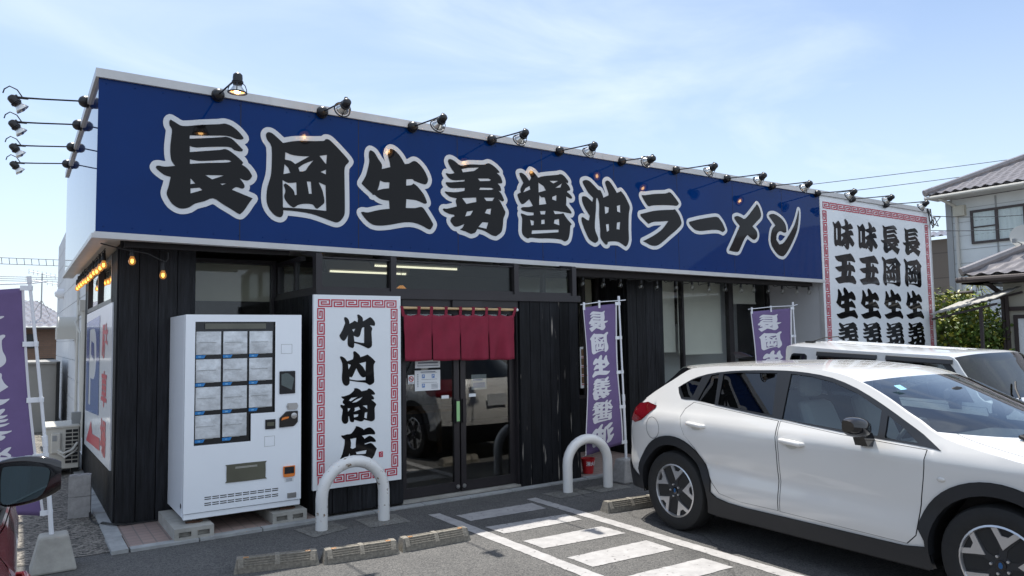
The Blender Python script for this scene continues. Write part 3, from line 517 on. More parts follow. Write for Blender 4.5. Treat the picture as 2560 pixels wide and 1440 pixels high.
# ------------------------------------------------------------------ the ramen shop
shop = thing('restaurant_building', 'single storey black timber clad restaurant under the long blue sign', 'restaurant', (5.7, 8.0, 0))
XL, XR, YF, YW, ZS = 0.81, 11.38, 7.85, 8.45, 2.70
def boards_x(mb, x0, x1, y, z0, z1, wd=0.155, th=0.022):     # upright boards on a front face
    n = max(1, round((x1-x0)/wd)); s = (x1-x0)/n
    for i in range(n): mb.box(x0+i*s+.0035, y-th-random.uniform(0,.004), z0, x0+(i+1)*s-.0035, y+0.03, z1-random.uniform(0,.004))
def boards_y(mb, x, y0, y1, z0, z1, sgn=-1, wd=0.155, th=0.02):
    n = max(1, round((y1-y0)/wd)); s = (y1-y0)/n
    for i in range(n):
        a = th + random.uniform(0,.004)
        mb.box(min(x, x+sgn*a), y0+i*s+.0035, z0, max(x, x+sgn*a), y0+(i+1)*s-.0035, z1)
# left pillar and side wall
m = MB(); boards_x(m, XL, 1.49, YF, 0.022, ZS, 0.17); m.box(XL+.03, YF+.03, 0.022, 1.48, YW, ZS)
y = YF + .02
while y < 11.6:                                        # narrow ribbed cladding along the side
    m.box(XL-.016, y, 0.035, XL+.03, y+.040, 2.62 if (y < 8.25 or y > 11.22) else 2.12); y += 0.062
m.box(XL+.02, YF+.02, 0.03, XL+.10, 11.62, 2.12); m.box(XL+.02, 8.6-.33, 2.12, XL+.10, 8.30, 2.62); m.box(XL+.02, 11.22, 2.12, XL+.10, 11.62, 2.62)
part('wall', m, MAT['wood'], shop)
# right pillar
m = MB(); boards_x(m, 7.34, 8.07, YF, 0.022, ZS, 0.18); boards_y(m, 7.35, YF+.03, YW, 0.022, ZS); m.box(7.352, YF+.03, 0.022, 8.065, YW, ZS)
part('wall', m, MAT['wood'], shop)
# low walls under the front windows, back of the porch
for a, b, c in ((1.49, 2.46, 1.30), (5.76, 7.34, .80), (8.07, XR-.01, .50)): m = MB(); boards_x(m, a, b, YW, 0.022, c); part('wall', m, MAT['wood'], shop)
# shell: interior lining, roof
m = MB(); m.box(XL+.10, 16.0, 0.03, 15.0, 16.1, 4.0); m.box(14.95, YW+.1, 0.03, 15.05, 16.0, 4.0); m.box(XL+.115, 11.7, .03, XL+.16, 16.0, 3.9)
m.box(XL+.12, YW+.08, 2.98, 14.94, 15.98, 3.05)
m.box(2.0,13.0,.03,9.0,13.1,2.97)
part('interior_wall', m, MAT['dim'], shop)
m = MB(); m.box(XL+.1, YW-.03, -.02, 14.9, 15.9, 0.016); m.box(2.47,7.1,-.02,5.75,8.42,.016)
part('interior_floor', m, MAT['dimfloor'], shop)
m = MB(); m.box(XL+.02, 7.47, 3.98, 15.0, 16.0, 4.05); part('roof', m, MAT['trim'], shop)
# soffit and brown steel channels
m = MB(); m.box(0.60, 7.33, ZS, XR-.01, YW-.002, ZS+.02); m.box(0.60, YW, ZS, XL+.11, 12.0, ZS+.02)
part('soffit', m, MAT['soffit'], shop)
for a, b in ((0.80, 2.30), (5.80, 11.22)):
    z0, z1 = (2.585, 2.66) if a < 3 else (2.505, 2.60)
    m = MB(); m.box(a, 7.40, z0, b, 7.408, z1); m.box(a, 7.408, z0, b, 7.47, z0+.008); m.box(a, 7.408, z1-.008, b, 7.47, z1); part('light_rail', m, MAT['brown'], shop)
# windows ------------------------------------------------------
def window(x0, x1, z0, z1, y, mull, blinds, fw=0.05, gm='glass'):
    f = MB()
    f.box(x0, y-.03, z0, x0+fw, y+.05, z1); f.box(x1-fw, y-.03, z0, x1, y+.05, z1)
    f.box(x0+fw, y-.03, z0, x1-fw, y+.05, z0+fw); f.box(x0+fw, y-.03, z1-fw, x1-fw, y+.05, z1)
    for mx_, wd in mull: f.box(mx_-wd/2, y-.035, z0+fw, mx_+wd/2, y+.05, z1-fw)
    fo = part('window', f, MAT['bronze'], shop)
    p = MB(); xs = [x0+fw] + [q for mx_, wd in mull for q in (mx_-wd/2, mx_+wd/2)] + [x1-fw]
    for a, b in zip(xs[::2], xs[1::2]): p.box(a, y+.005, z0+fw, b, y+.011, z1-fw)
    part('pane', p, MAT[gm], fo)
    for a, b, c, d, mt in blinds:
        q = MB(); q.add([(a, y+.12, c), (b, y+.12, c), (b, y+.12, d), (a, y+.12, d), (a, y+.123, c), (b, y+.123, c), (b, y+.123, d), (a, y+.123, d)], [(0,1,2,3),(7,6,5,4),(0,4,5,1),(1,5,6,2),(2,6,7,3),(3,7,4,0)])
        q.box(a, y+.105, c-.03, b, y+.125, c-.0)
        part('blind', q, MAT[mt], fo)
window(1.49, 2.46, 1.30, 2.63, YW, [], [(1.50, 2.45, 2.20, 2.62, 'blind')])
window(5.76, 7.34, 0.80, 2.64, YW, [(7.02, .05)], [(5.8, 7.0, 1.0, 2.58, 'blind'), (7.05, 7.3, 1.2, 2.58, 'blind')])
window(8.07, XR-.012, 0.50, 2.675, YW-.05, [(9.09, .045), (10.29, .12)], [(8.11, 9.05, 1.46, 2.64, 'blind_pale'), (9.12, 10.20, 1.41, 2.64, 'blind_pale'), (10.36, 11.15, 2.28, 2.64, 'blind_pale')])
m = MB(); m.box(10.3, 9.3, 0.03, 11.6, 9.4, 2.9); m.box(8.0, 9.0, 0.03, 10.2, 9.06, 1.9); part('interior_wall', m, MAT['greywall'], shop, label='pale grey partition behind the right hand window')
# side window above the parking sign
f = MB()
for a, b in ((8.30,8.36),(9.72,9.80),(11.16,11.22)): f.box(XL-.02, a, 2.12, XL+.06, b, 2.62)
for a, b in ((2.12,2.17),(2.57,2.62)): f.box(XL-.018, 8.36, a, XL+.058, 9.72, b); f.box(XL-.018, 9.80, a, XL+.058, 11.16, b)
fo = part('window', f, MAT['bronze'], shop)
p = MB(); p.box(XL+.01, 8.36, 2.17, XL+.016, 9.72, 2.57); p.box(XL+.01, 9.80, 2.17, XL+.016, 11.16, 2.57); part('pane', p, MAT['glass'], fo)
q = MB(); q.box(XL+.09, 8.4, 2.15, XL+.095, 11.1, 2.6); part('blind', q, MAT['blind_pale'], fo)
# long white siding wall behind
m = MB(); m.box(0.92, 11.64, 0.0, 1.1, 22.5, 4.28)
z = 0.0; k = 0
while z < 4.2:
    y = 11.64 + (0.0 if k % 2 else -.0); n = 12
    for i in range(n):
        a = 11.64 + i*10.86/n
        m.box(0.90, a+.006, z+.006, 0.921, a+10.86/n-.006, min(4.28, z+.355)-.006)
    z += 0.355; k += 1
part('wall', m, MAT['siding'], shop, label='long white panelled side wall')
m = MB()
for yy, zz in ((15.2, 2.02),):
    m.lathe([(0.20,0),(0.20,.28),(0.001,.30)], 16, Matrix.Translation((0.90, yy, zz-.02)) @ Matrix.Rotation(-PI/2, 4, 'Y') @ Matrix.Diagonal((1,1.4,1,1)))
    m.box(0.60, yy-.3, zz-.22, 0.90, yy+.3, zz-.02)
part('vent_hood', m, MAT['pvc'], shop, smooth=True)
m = MB(); m.lathe([(0.11,0),(0.11,.10),(0.06,.17),(0.001,.18)], 14, Matrix.Translation((0.90, 19.5, 2.86)) @ Matrix.Rotation(-PI/2, 4, 'Y')); part('vent_cap', m, MAT['plastic_white'], shop, smooth=True)
m = MB(); m.box(0.83, 13.6, 2.18, 0.90, 13.95, 2.34); m.tube([(0.85,13.7,2.2),(0.80,13.6,2.05),(0.86,13.4,1.86),(0.88,13.35,0.6),(0.88,13.35,0.05)], 0.018, 6); part('electric_box', m, MAT['pvc'], shop)
m = MB(); m.tube([(0.85,12.5,0.35),(0.85,12.5,2.25)], 0.045, 10); m.box(0.78,12.42,2.2,0.90,12.58,2.36); m.tube([(0.87,14.3,0.3),(0.87,14.3,2.62)], 0.02, 8); part('downpipe', m, MAT['pvc'], shop, smooth=True)
m = MB(); m.box(0.66, 11.5, 0.0, 0.76, 11.62, 0.78); m.box(0.655,11.495,.70,.765,11.625,.80); part('pipe_cover', m, MAT['grey'], shop)
# ------------------------------------------------------------- entrance box
EX0, EX1, EY = 2.46, 5.76, 7.05
m = MB()
boards_x(m, EX0, 3.38, EY, 0.022, 2.17, 0.15); boards_y(m, EX0, EY+.03, YW, 0.022, 2.17); m.box(EX0, EY+.03, 0.022, EX0+.10, YW, 2.17); m.box(EX0+.10, EY+.03, .022, 3.36, EY+.12, 2.17)
part('wall', m, MAT['wood'], shop)
m = MB()
boards_x(m, 4.88, EX1, EY, 0.0, 2.14, 0.145); boards_y(m, EX1, EY+.03, YW, 0.022, 2.14, 1); m.box(4.89, EY+.03, 0.0, EX1-.01, EY+.12, 2.14); m.box(EX1-.10, EY+.12, .022, EX1, YW, 2.14)
part('wall', m, MAT['wood_worn'], shop, label='charred boards right of the door, scuffed pale in places')
# bronze beam, transom lights, raked glass roof
m = MB(); m.box(EX0-.02, EY-.045, 2.14, EX1+.03, EY+.12, 2.215); m.box(3.38, EY+.0, 2.055, 4.88, EY+.12, 2.14); m.box(3.98, EY-.03, 2.06, 4.36, EY-.001, 2.135)
m.box(EX0-.02, EY+.12, 2.14, EX0+.08, YW, 2.215); m.box(EX1-.07, EY+.12, 2.14, EX1+.03, YW, 2.215)
for i, xm in enumerate((2.47, 3.27, 4.835, 5.70)):
    m.box(xm-.032, EY-.04, 2.215, xm+.032, EY+.06, 2.575)
    m.hexa([(xm-.028,EY-.03,2.535),(xm+.028,EY-.03,2.535),(xm+.028,7.48,2.615),(xm-.028,7.48,2.615)], [(xm-.028,EY-.03,2.58),(xm+.028,EY-.03,2.58),(xm+.028,7.48,2.637),(xm-.028,7.48,2.637)])
for a, b in ((2.502,3.238),(3.302,4.803),(4.867,5.668)):
    m.box(a, EY-.02, 2.215, b, EY+.05, 2.25); m.box(a, EY-.02, 2.535, b, EY+.03, 2.545)
for xs in (EX0+.0, EX1-.02):
    m.box(xs-.0, EY+.06, 2.215, xs+.05, YW-.04, 2.25); m.box(xs, EY+.5, 2.55, xs+.05, YW-.04, 2.60); m.box(xs, 7.72, 2.25, xs+.05, 7.79, 2.55); m.box(xs, YW-.10, 2.25, xs+.05, YW-.04, 2.55)
part('transom_frame', m, MAT['bronze'], shop)
m = MB()
for a, b in ((2.502,3.238),(3.302,4.803),(4.867,5.668)):
    m.box(a, EY+.015, 2.25, b, EY+.021, 2.535)
    m.hexa([(a,EY-.01,2.546),(b,EY-.01,2.546),(b,7.48,2.618),(a,7.48,2.618)], [(a,EY-.01,2.551),(b,EY-.01,2.551),(b,7.48,2.623),(a,7.48,2.623)])
for xs in (EX0+.02, EX1+.002): m.box(xs, EY+.07, 2.25, xs+.006, 7.72, 2.55); m.box(xs, 7.79, 2.25, xs+.006, YW-.10, 2.55)
part('transom_glass', m, MAT['glass_wire'], shop)
m = MB()                                               # wire mesh in the transom panes
for a, b in ((2.502,3.238),(3.302,4.803),(4.867,5.668)):
    h0, h1 = 2.252, 2.53; n = int((b-a+.28)/.024)
    for i in range(n):
        for sg in (1, -1):
            xa = a - .28 + i*.024 if sg > 0 else a + i*.024
            xb = xa + sg*(h1-h0); za, zb = h0, h1
            if sg < 0 and xa > b: za, xa = h0 + (xa-b), b
            if sg > 0 and xa < a: za, xa = h0 + (a-xa), a
            if sg > 0 and xb > b: zb, xb = h1 - (xb-b), b
            if sg < 0 and xb < a: zb, xb = h1 - (a-xb), a
            if zb - za > .01:
                e = .0011; m.add([(xa-e,EY+.023,za),(xa+e,EY+.023,za),(xb+e,EY+.023,zb),(xb-e,EY+.023,zb)], [(0,1,2,3)])
part('wire_mesh', m, MAT['lampblack'], shop)
# doors
DY = 7.13
def door(x0, x1, hx):
    f = MB(); f.box(x0, DY, .03, x0+.065, DY+.045, 2.05); f.box(x1-.065, DY, .03, x1, DY+.045, 2.05); f.box(x0+.065, DY, .03, x1-.065, DY+.045, .135); f.box(x0+.065, DY, 1.985, x1-.065, DY+.045, 2.05)
    d = part('door', f, MAT['bronze'], shop)
    p = MB(); a, b, k = x0+.065, x1-.065, .0085
    p.hexa([(a,DY+.016,.135),(b,DY+.016+k*(b-a),.135),(b,DY+.024+k*(b-a),.135),(a,DY+.024,.135)], [(a,DY+.016,1.985),(b,DY+.016+k*(b-a),1.985),(b,DY+.024+k*(b-a),1.985),(a,DY+.024,1.985)]); part('pane', p, MAT['glass_door'], d)
    h = MB(); h.box(hx-.022, DY-.03, .78, hx+.022, DY-.012, 1.04); h.box(hx-.012, DY-.012, .80, hx+.012, DY, .82); h.box(hx-.012, DY-.012, 1.0, hx+.012, DY, 1.02); part('handle', h, MAT['bronze'], d)
    k = MB(); k.lathe([(.022,0),(.022,.012),(.001,.014)], 14, Matrix.Translation(((x0+x1)/2 + (.33 if hx > (x0+x1)/2 else -.33), DY, .085)) @ Matrix.Rotation(PI/2, 4, 'X')); part('lock', k, MAT['steel'], d)
    return d
d1 = door(3.40, 4.115, 4.082); d2 = door(4.135, 4.86, 4.168)
h = MB(); h.box(4.062, DY-.034, .80, 4.102, DY-.031, 1.02); part('door_tag', h, MAT['greenink'], d1)
h = MB(); h.box(3.90,DY+.012,1.055,3.99,DY+.017,1.09); part('sticker', h, MAT['paper'], d1)
h = MB(); h.box(4.25,DY+.012,1.055,4.34,DY+.017,1.09); part('sticker', h, MAT['paper'], d2)
m = MB(); m.box(3.38, EY+.0, -.01, 4.88, 7.2, .022); part('door_sill', m, MAT['conc'], shop)
m = MB(); m.box(3.38, EY+.02, .022, 3.40, 7.2, 2.055); m.box(4.86, EY+.02, .022, 4.88, 7.2, 2.055); part('door_frame', m, MAT['bronze'], shop)
# inside the vestibule and dining room
tb = thing('dining_table', 'low dark wooden table just inside the glass entrance doors', 'table', (4.5, 9.6, 0.016))
m = MB(); m.box(3.6,9.2,.68,5.4,9.9,.72); part('tabletop', m, MAT['table'], tb)
for a, b in ((3.7,9.3),(5.3,9.3),(3.7,9.8),(5.3,9.8)):
    m = MB(); m.box(a-.03,b-.03,.016,a+.03,b+.03,.68); part('leg', m, MAT['table'], tb)
for i, (a, b, yy, zz) in enumerate(((4.35,5.75,10.0,2.80),(4.0,5.30,10.9,2.78))):
    t = thing('tube_light', ('longer', 'shorter')[i] + ' lit fluorescent tube on the ceiling behind the wired transom glass', 'ceiling light', ((a+b)/2, yy, zz), 0, 'tube lights behind the transom')
    m = MB(); m.tube([(a,yy,zz),(b,yy,zz)], .016, 8); part('tube', m, MAT['tube'], t, smooth=True)
    m = MB(); m.box(a-.06,yy-.03,zz+.03,b+.06,yy+.03,zz+.17); m.box(a-.04,yy-.02,zz-.02,a,yy+.02,zz+.03); m.box(b,yy-.02,zz-.02,b+.04,yy+.02,zz+.03); part('fitting', m, MAT['pvc'], t)
t = thing('pendant_lamp', 'small glowing orange pendant lamp inside above the entrance', 'pendant lamp', (4.98, 10.4, 2.45))
m = MB(); m.lathe([(.03,.12),(.14,.02),(.16,0)], 18, Matrix.Translation((4.98,10.4,2.43))); part('shade', m, MAT['pend'], t, smooth=True)
m = MB(); m.tube([(4.98,10.4,2.55),(4.98,10.4,2.98)], .006, 6); part('cord', m, MAT['wire'], t)

# ------------------------------------------------------------------ shop signs
FY = 7.30
ss = thing('shop_sign', 'long glossy blue fascia sign with huge black brush characters outlined white', 'shop sign', (6.0, FY, 3.3))
def zb(x): return 2.70 - (x-.56)*0.0074                    # lower edge of the sign box
m = MB(); m.hexa([(.56,FY,zb(.56)),(XR,FY,zb(XR)),(XR,FY+.06,zb(XR)),(.56,FY+.06,zb(.56))], [(.56,FY,4.075),(XR,FY,4.075),(XR,FY+.06,4.075),(.56,FY+.06,4.075)])
part('front_panel', m, MAT['blue'], ss)
m = MB(); m.box(.56, FY+.062, 2.70, .62, 12.0, 4.075); part('side_panel', m, MAT['blue'], ss, label='end panel seen at a grazing angle, mirroring the sky')
m = MB(); m.box(.535, FY-.03, 4.075, 15.13, FY+.16, 4.155); m.box(.535, FY+.16, 4.075, .70, 12.03, 4.155)
for x in (2.05, 6.45, 8.7): m.box(x-.006, FY-.033, 4.078, x+.006, FY-.031, 4.157)
part('top_trim', m, MAT['trim'], ss)
m = MB(); m.hexa([(.53,FY-.035,zb(.53)-.06),(XR,FY-.035,zb(XR)-.06),(XR,FY+.06,zb(XR)-.06),(.53,FY+.06,zb(.53)-.06)], [(.53,FY-.035,zb(.53)-.018),(XR,FY-.035,zb(XR)-.018),(XR,FY+.06,zb(XR)-.018),(.53,FY+.06,zb(.53)-.018)])
m.hexa([(.55,FY-.015,zb(.53)-.017),(XR,FY-.015,zb(XR)-.017),(XR,FY+.05,zb(XR)-.017),(.55,FY+.05,zb(.53)-.017)], [(.55,FY-.015,zb(.53)-.001),(XR,FY-.015,zb(XR)-.001),(XR,FY+.05,zb(XR)-.001),(.55,FY+.05,zb(.53)-.001)])
m.box(.53, FY+.061, 2.64, .66, 12.02, 2.682); m.box(.55, FY+.061, 2.683, .64, 12.0, 2.699)
part('bottom_trim', m, MAT['trim'], ss)
m = MB(); x = .62
while x < 11.3: m.ball((x, FY-.001, zb(x)+.05), .007, 8); m.ball((x, FY-.001, 4.03), .006, 8); x += .23
part('rivets', m, MAT['blue'], ss, kind='stuff')
for k in range(1, 9): m = MB(); m.box(.56+k*1.22-.003, FY-.0012, zb(.56+k*1.22)+.001, .56+k*1.22+.003, FY-.0002, 4.074); part('panel_joint', m, MAT['black'], ss)
for ch in '長岡生姜醤油ラーメン':
    b = GLYPHS[ch][0]; ol, lt = MB(), MB()
    put_outline(ol, ch, b[0], b[1], b[2]-b[0], b[3]-b[1], 0.052, lambda u, v: (u, FY-.005, v))
    put_glyph(lt, ch, b[0], b[1], b[2]-b[0], b[3]-b[1], lambda u, v: (u, FY-.009, v))
    part('character', lt, MAT['black_film'], part('character_outline', ol, MAT['white_film'], ss))
# tall white sign at the right end
ws = thing('tall_sign', 'tall white sign panel with four columns of black characters and red fret border', 'sign', (13.2, FY, 0))
m = MB(); m.box(XR+.002, FY+.002, 0, 15.10, FY+.07, 4.073); part('panel', m, MAT['sign_white'], ws)
m = MB(); m.box(XR+.002, FY+.072, 0, XR+.07, YW+.05, 4.0); part('return_panel', m, MAT['greywall'], ws); m = MB(); m.box(15.03, FY+.072, 0, 15.10, YW+.1, 4.07); part('return_panel', m, MAT['greywall'], ws)
for a, b, c in ((XR-.012, XR+.0015, .06), (15.101, 15.125, .16)): m = MB(); m.box(a, FY-.006, 0, b, FY+c, 4.074); part('edge_trim', m, MAT['trim'], ws)
fn = lambda u, v: (u, FY-.003, v)
m = MB(); fret(m, 11.46, 3.865, 3.55, .10, fn); fret(m, 11.46, .55, 3.28, .10, fn, True); fret(m, 14.91, .55, 3.28, .10, fn, True)
part('border', m, MAT['red_film'], ws)
for c, col in enumerate(('味五生姜', '味五生姜', '長岡生姜', '長岡生姜')):
    for r, ch in enumerate(col + '醤'):
        m = MB(); put_glyph(m, ch, (11.74, 12.50, 13.27, 14.04)[c], 3.175 - r*.612, .65, .55, fn, 2); part('character', m, MAT['black_film'], ws)
# upright poster by the door
ps = thing('poster_panel', 'white upright panel left of the door reading 竹内商店 inside a red fret border', 'sign', (2.87, 7.0, .2))
m = MB(); m.box(2.405, 6.985, .275, 3.335, 7.02, 2.165); part('panel', m, MAT['sign_white'], ps)
fn = lambda u, v: (u, 6.982, v)
m = MB(); fret(m, 2.445, 2.05, .85, .065, fn); fret(m, 2.445, .33, .85, .065, fn); fret(m, 2.447, .405, 1.635, .065, fn, True); fret(m, 3.228, .405, 1.635, .065, fn, True)
part('border', m, MAT['red_film'], ps)
for ch in '竹内商店':
    m = MB(); b = GLYPHS[ch][0]; put_glyph(m, ch, b[0], b[1], b[2]-b[0], b[3]-b[1], fn, 2); part('character', m, MAT['black_film'], ps)
m = MB(); m.add([fn(*p) for p in ((3.085,.525),(3.13,.525),(3.13,.58),(3.085,.58))], [(0,1,2,3)]); s_ = part('seal', m, MAT['red_film'], ps)
m = MB(); m.tube([(3.12,6.9805,.57),(3.095,6.9805,.555),(3.12,6.9805,.545),(3.10,6.9805,.535)], .0025, 4); part('seal_mark', m, MAT['paper'], s_)
# parking sign on the side wall
pk = thing('parking_sign', 'white parking sign with blue P square and red arrow on the black side wall', 'parking sign', (.78, 9.4, .4))
PX = XL - .028
m = MB(); m.prism([(8.05,.50),(11.10,.42),(11.13,2.10),(8.10,2.12)], PX, PX+.02, 'x'); part('panel', m, MAT['sign_white'], pk)
def fx(a, b): return (PX-.003, a, b)
V, F = fill([[(9.25,.93),(11.0,.86),(11.05,1.99),(9.32,2.03)], rounded([(10.62,.97),(10.35,.97),(10.35,1.30),(9.95,1.30),(9.72,1.40),(9.66,1.58),(9.72,1.78),(9.95,1.89),(10.62,1.89)], 2)])
m = MB(); m.add([fx(*p) for p in V], F); m.add([fx(*p) for p in rounded([(10.35,1.44),(10.02,1.45),(9.92,1.58),(10.0,1.72),(10.35,1.75)], 2)], [tuple(range(15))]); part('blue_square', m, MAT['blue_film'], pk)
m = MB(); V, F = fill([[(10.15,.80),(10.78,.50),(9.05,.57),(9.08,.70),(9.95,.66)]]); m.add([fx(*p) for p in V], F)
for i, ch in enumerate('駐車場'): text(m, ch, .62, lambda u, v: fx(9.02 - u*.95, 1.60 - i*.50 + v*.62), .016)
part('lettering', m, MAT['red_film'], pk)

# noren curtain
nr = thing('noren_curtain', 'crimson split noren curtain on a bamboo rod over the entrance', 'curtain', (4.08, 7.0, 2.0))
m = MB(); m.tube([(3.335+i*.148, 7.0, 2.045-.001*i) for i in range(11)], [.014 if i % 3 else .0165 for i in range(11)], 10); part('rod', m, MAT['bamboo'], nr, smooth=True)
m = MB(); m.ball((3.33,7.0,2.045), .019, 10); m.ball((4.825,7.0,2.035), .019, 10); part('rod_cap', m, MAT['plastic_white'], nr, smooth=True)
def cloth(u, v, x0, x1, zt, zb_, ph):
    gap = .007*max(0, min(1, (v-.36)*8)); x0 += gap; x1 -= gap
    x = x0 + (x1-x0)*u; z = zt + (zb_-zt)*v
    y = 7.0 - .006 + math.sin(u*PI)*(.024*v*math.sin(u*PI*3.2+ph) + .014*math.sin(u*11+ph*2+v*2)*v + .008*math.sin(v*9+u*6+ph)) - .012*v + .012*math.sin(u*PI*2)*v*v
    return (x + .005*math.sin(v*5+ph)*v*math.sin(u*PI), y, z - .006*math.sin(u*PI)*(1 if v > .9 else 0) - (.014*(1-v))*math.sin(u*PI*2)**2)
xs = (3.375, 3.705, 4.055, 4.425, 4.775)
for i in range(4):
    m = MB(); m.grid(lambda u, v: cloth(u, v, xs[i], xs[i+1], 1.975, 1.487-.006*i, i*1.3), 18, 16)
    o = part('cloth_panel', m, MAT['noren'], nr, smooth=True); sd = o.modifiers.new('thickness', 'SOLIDIFY'); sd.thickness = .003
m = MB()
for i, x in enumerate((3.375, 3.55, 3.70, 3.88, 4.06, 4.225, 4.40, 4.575, 4.765)):
    lean = .028*(-1 if i == 0 else (1 if i == 8 else 0))
    m.tube([(x+lean-.0,7.0-.018,2.03),(x+lean,7.0-.016,2.06),(x+lean,7.0+.016,2.06),(x+lean,7.0+.014,2.03)], .003, 4)
    m.hexa([(x-.017,6.992,1.955),(x+.017,6.992,1.955),(x+.017,6.998,1.955),(x-.017,6.998,1.955)], [(x+lean-.017,6.978,2.055),(x+lean+.017,6.978,2.055),(x+lean+.017,6.984,2.055),(x+lean-.017,6.984,2.055)])
    m.hexa([(x+lean-.017,6.978,2.056),(x+lean+.017,6.978,2.056),(x+lean+.017,7.02,2.056),(x+lean-.017,7.02,2.056)], [(x+lean-.017,6.978,2.062),(x+lean+.017,6.978,2.062),(x+lean+.017,7.02,2.062),(x+lean-.017,7.02,2.062)])
part('hanging_loops', m, MAT['noren'], nr)

# notices
def sheet(name, label, x0, x1, z0, z1, y, cat='notice'):
    t = thing(name, label, cat, ((x0+x1)/2, y, z0))
    m = MB(); m.box(x0, y, z0, x1, y+.002, z1); part('sheet', m, MAT['paper'], t); return t
t = sheet('notice_sheet', 'white parking map notice with blue P squares taped to left door', 3.57, 3.88, 1.155, 1.375, 7.135)
for x, z in ((3.655,1.29),(3.775,1.29),(3.655,1.19)): m = MB(); m.add([(a, 7.133, b) for a, b in ((x,z),(x+.034,z),(x+.034,z+.04),(x,z+.04))], [(0,1,2,3)]); part('blue_icon', m, MAT['blueink'], t)
m = MB()
for x, z in ((3.655,1.29),(3.775,1.29),(3.655,1.19)): text(m, 'P', .04, lambda u, v: (x+.006+u, 7.131, z+.006+v), .001)
part('icon_letters', m, MAT['paper'], t)
m = MB(); m.box(3.64,7.1325,1.352,3.82,7.1335,1.362)
for z in (1.345,1.275,1.24): m.box(3.65,7.1325,z-.001,3.84,7.1335,z+.002)
for i in range(8): m.box(3.60,7.1325,1.20+i*.018,3.612,7.1335,1.21+i*.018)
for i in range(4): m.box(3.77,7.1325,1.175+i*.014,3.85,7.1335,1.18+i*.014)
part('print', m, MAT['paperink'], t)
t = sheet('notice_sheet', 'white notice strip with bold black line tucked under the noren curtain', 3.575, 3.88, 1.40, 1.485, 7.135)
m = MB(); m.box(3.61,7.1325,1.447,3.85,7.1335,1.463); m.box(3.60,7.1325,1.42,3.86,7.1335,1.428); part('print', m, MAT['paperink'], t)
t = sheet('no_smoking_sign', 'small no smoking sign with red circle on the left door', 3.49, 3.565, 1.235, 1.33, 7.135, 'sign')
m = MB(); m.tube([(3.5275+.026*math.cos(a), 7.133, 1.288+.026*math.sin(a)) for a in [i*PI/10 for i in range(20)]], .004, 5, True); m.tube([(3.509,7.133,1.306),(3.546,7.133,1.27)], .004, 5); part('red_circle', m, MAT['redink'], t)
m = MB(); m.box(3.512,7.1325,1.283,3.543,7.1335,1.293); m.box(3.50,7.1325,1.243,3.555,7.1335,1.25); part('print', m, MAT['paperink'], t)
t = sheet('notice_sheet', 'faint blue printed notice inside the right hand door glass', 4.30, 4.50, 1.13, 1.30, 7.17)
m = MB(); m.box(4.32,7.1685,1.15,4.48,7.1695,1.21); m.box(4.32,7.1685,1.23,4.45,7.1695,1.25); part('print', m, MAT['blueink'], t)
t = sheet('menu_poster', 'photo menu poster in the window between entrance and purple flag', 6.93, 7.30, 0.95, 1.56, 8.425, 'poster')
m = MB()
for i in range(4):
    for j in range(3): m.box(6.95+j*.115, 8.4225, 1.02+i*.135, 7.045+j*.115, 8.4245, 1.12+i*.135)
part('food_pictures', m, MAT['table'], t)
m = MB()
for i in range(4): m.box(6.95,8.4225,.995+i*.135,7.28,8.4245,1.008+i*.135)
part('print', m, MAT['redink'], t)

# ------------------------------------------------------------------ spotlights on arms
def spotlight(label, group, length, aim, lit=True, roll=0.0, caged=True):
    """local frame: arm runs along -Y from the ball base at the origin; aim = tilt of the head (0 = straight down, 90 = back at the wall)"""
    t = thing('spotlight', label, 'spotlight', (0,0,0), 0, group)
    m = MB(); m.ball((0,-.015,0), .058, 14); m.lathe([(.062,0),(.062,.02)], 14, Matrix.Translation((0,.02,0)) @ Matrix.Rotation(PI/2, 4, 'X'))
    part('base', m, MAT['lampblack'], t, smooth=True, world=False)
    dz = -.055
    m = MB(); m.tube([(0,-.05,0),(0,-length*.6,dz*.6),(0,-length,dz)], [.0085,.0085,.010], 8)
    m.tube([(0,-length+.10,dz*.9),(0,-length-.02,dz)], .013, 8); part('arm', m, MAT['lampblack'], t, smooth=True, world=False)
    H = Matrix.Translation((0,-length,dz)) @ Matrix.Rotation(rad(roll), 4, 'Y') @ Matrix.Rotation(rad(aim), 4, 'X') @ Matrix.Translation((0,-.03,-.005)) @ Matrix.Rotation(PI, 4, 'X') @ Matrix.Diagonal((.88,.88,.60,1) if caged else (.86,.86,.58,1))
    m = MB(); m.lathe([(.001,-.075),(.028,-.07),(.045,-.045),(.048,0.0),(.048,.045),(.056,.05),(.056,.06),(.048,.065),(.056,.07),(.056,.08),(.046,.085),(.042,.11)], 16, H)
    m.box(-.015,-.03,-.02,.015,.06,.02, H @ Matrix.Translation((0,-.03,-.02)))
    part('lamp_holder', m, MAT['lampblack'], t, smooth=True, world=False)
    m = MB(); m.lathe([(.034,.10),(.048,.135),(.066,.175),(.072,.20),(.071,.204)], 18, H, False); part('reflector', m, MAT['reflector'], t, smooth=True, world=False)
    m = MB(); m.lathe([(.0705,.2045),(.030,.205)], 18, H, False); part('lamp_face', m, MAT['lampglow' if lit else 'reflector'], t, smooth=True, world=False)
    m = MB(); m.lathe([(.030,.204),(.022,.222),(.001,.23)], 14, H); part('bulb', m, MAT['lampcore' if lit else 'reflector'], t, smooth=True, world=False)
    m = MB()
    m.tube([H @ Vector((.088*math.cos(a), .088*math.sin(a), .215)) for a in [i*PI/10 for i in range(20)]], .0075, 6, True)
    for k in range(4):
        a = k*PI/2 + .3
        m.tube([H @ Vector((r_*math.cos(a), r_*math.sin(a), h_)) for r_, h_ in ((.05,.075),(.072,.11),(.086,.17),(.088,.215))], .0042, 5)
    if caged: part('cage', m, MAT['lampblack'], t, smooth=True, world=False)
    return t
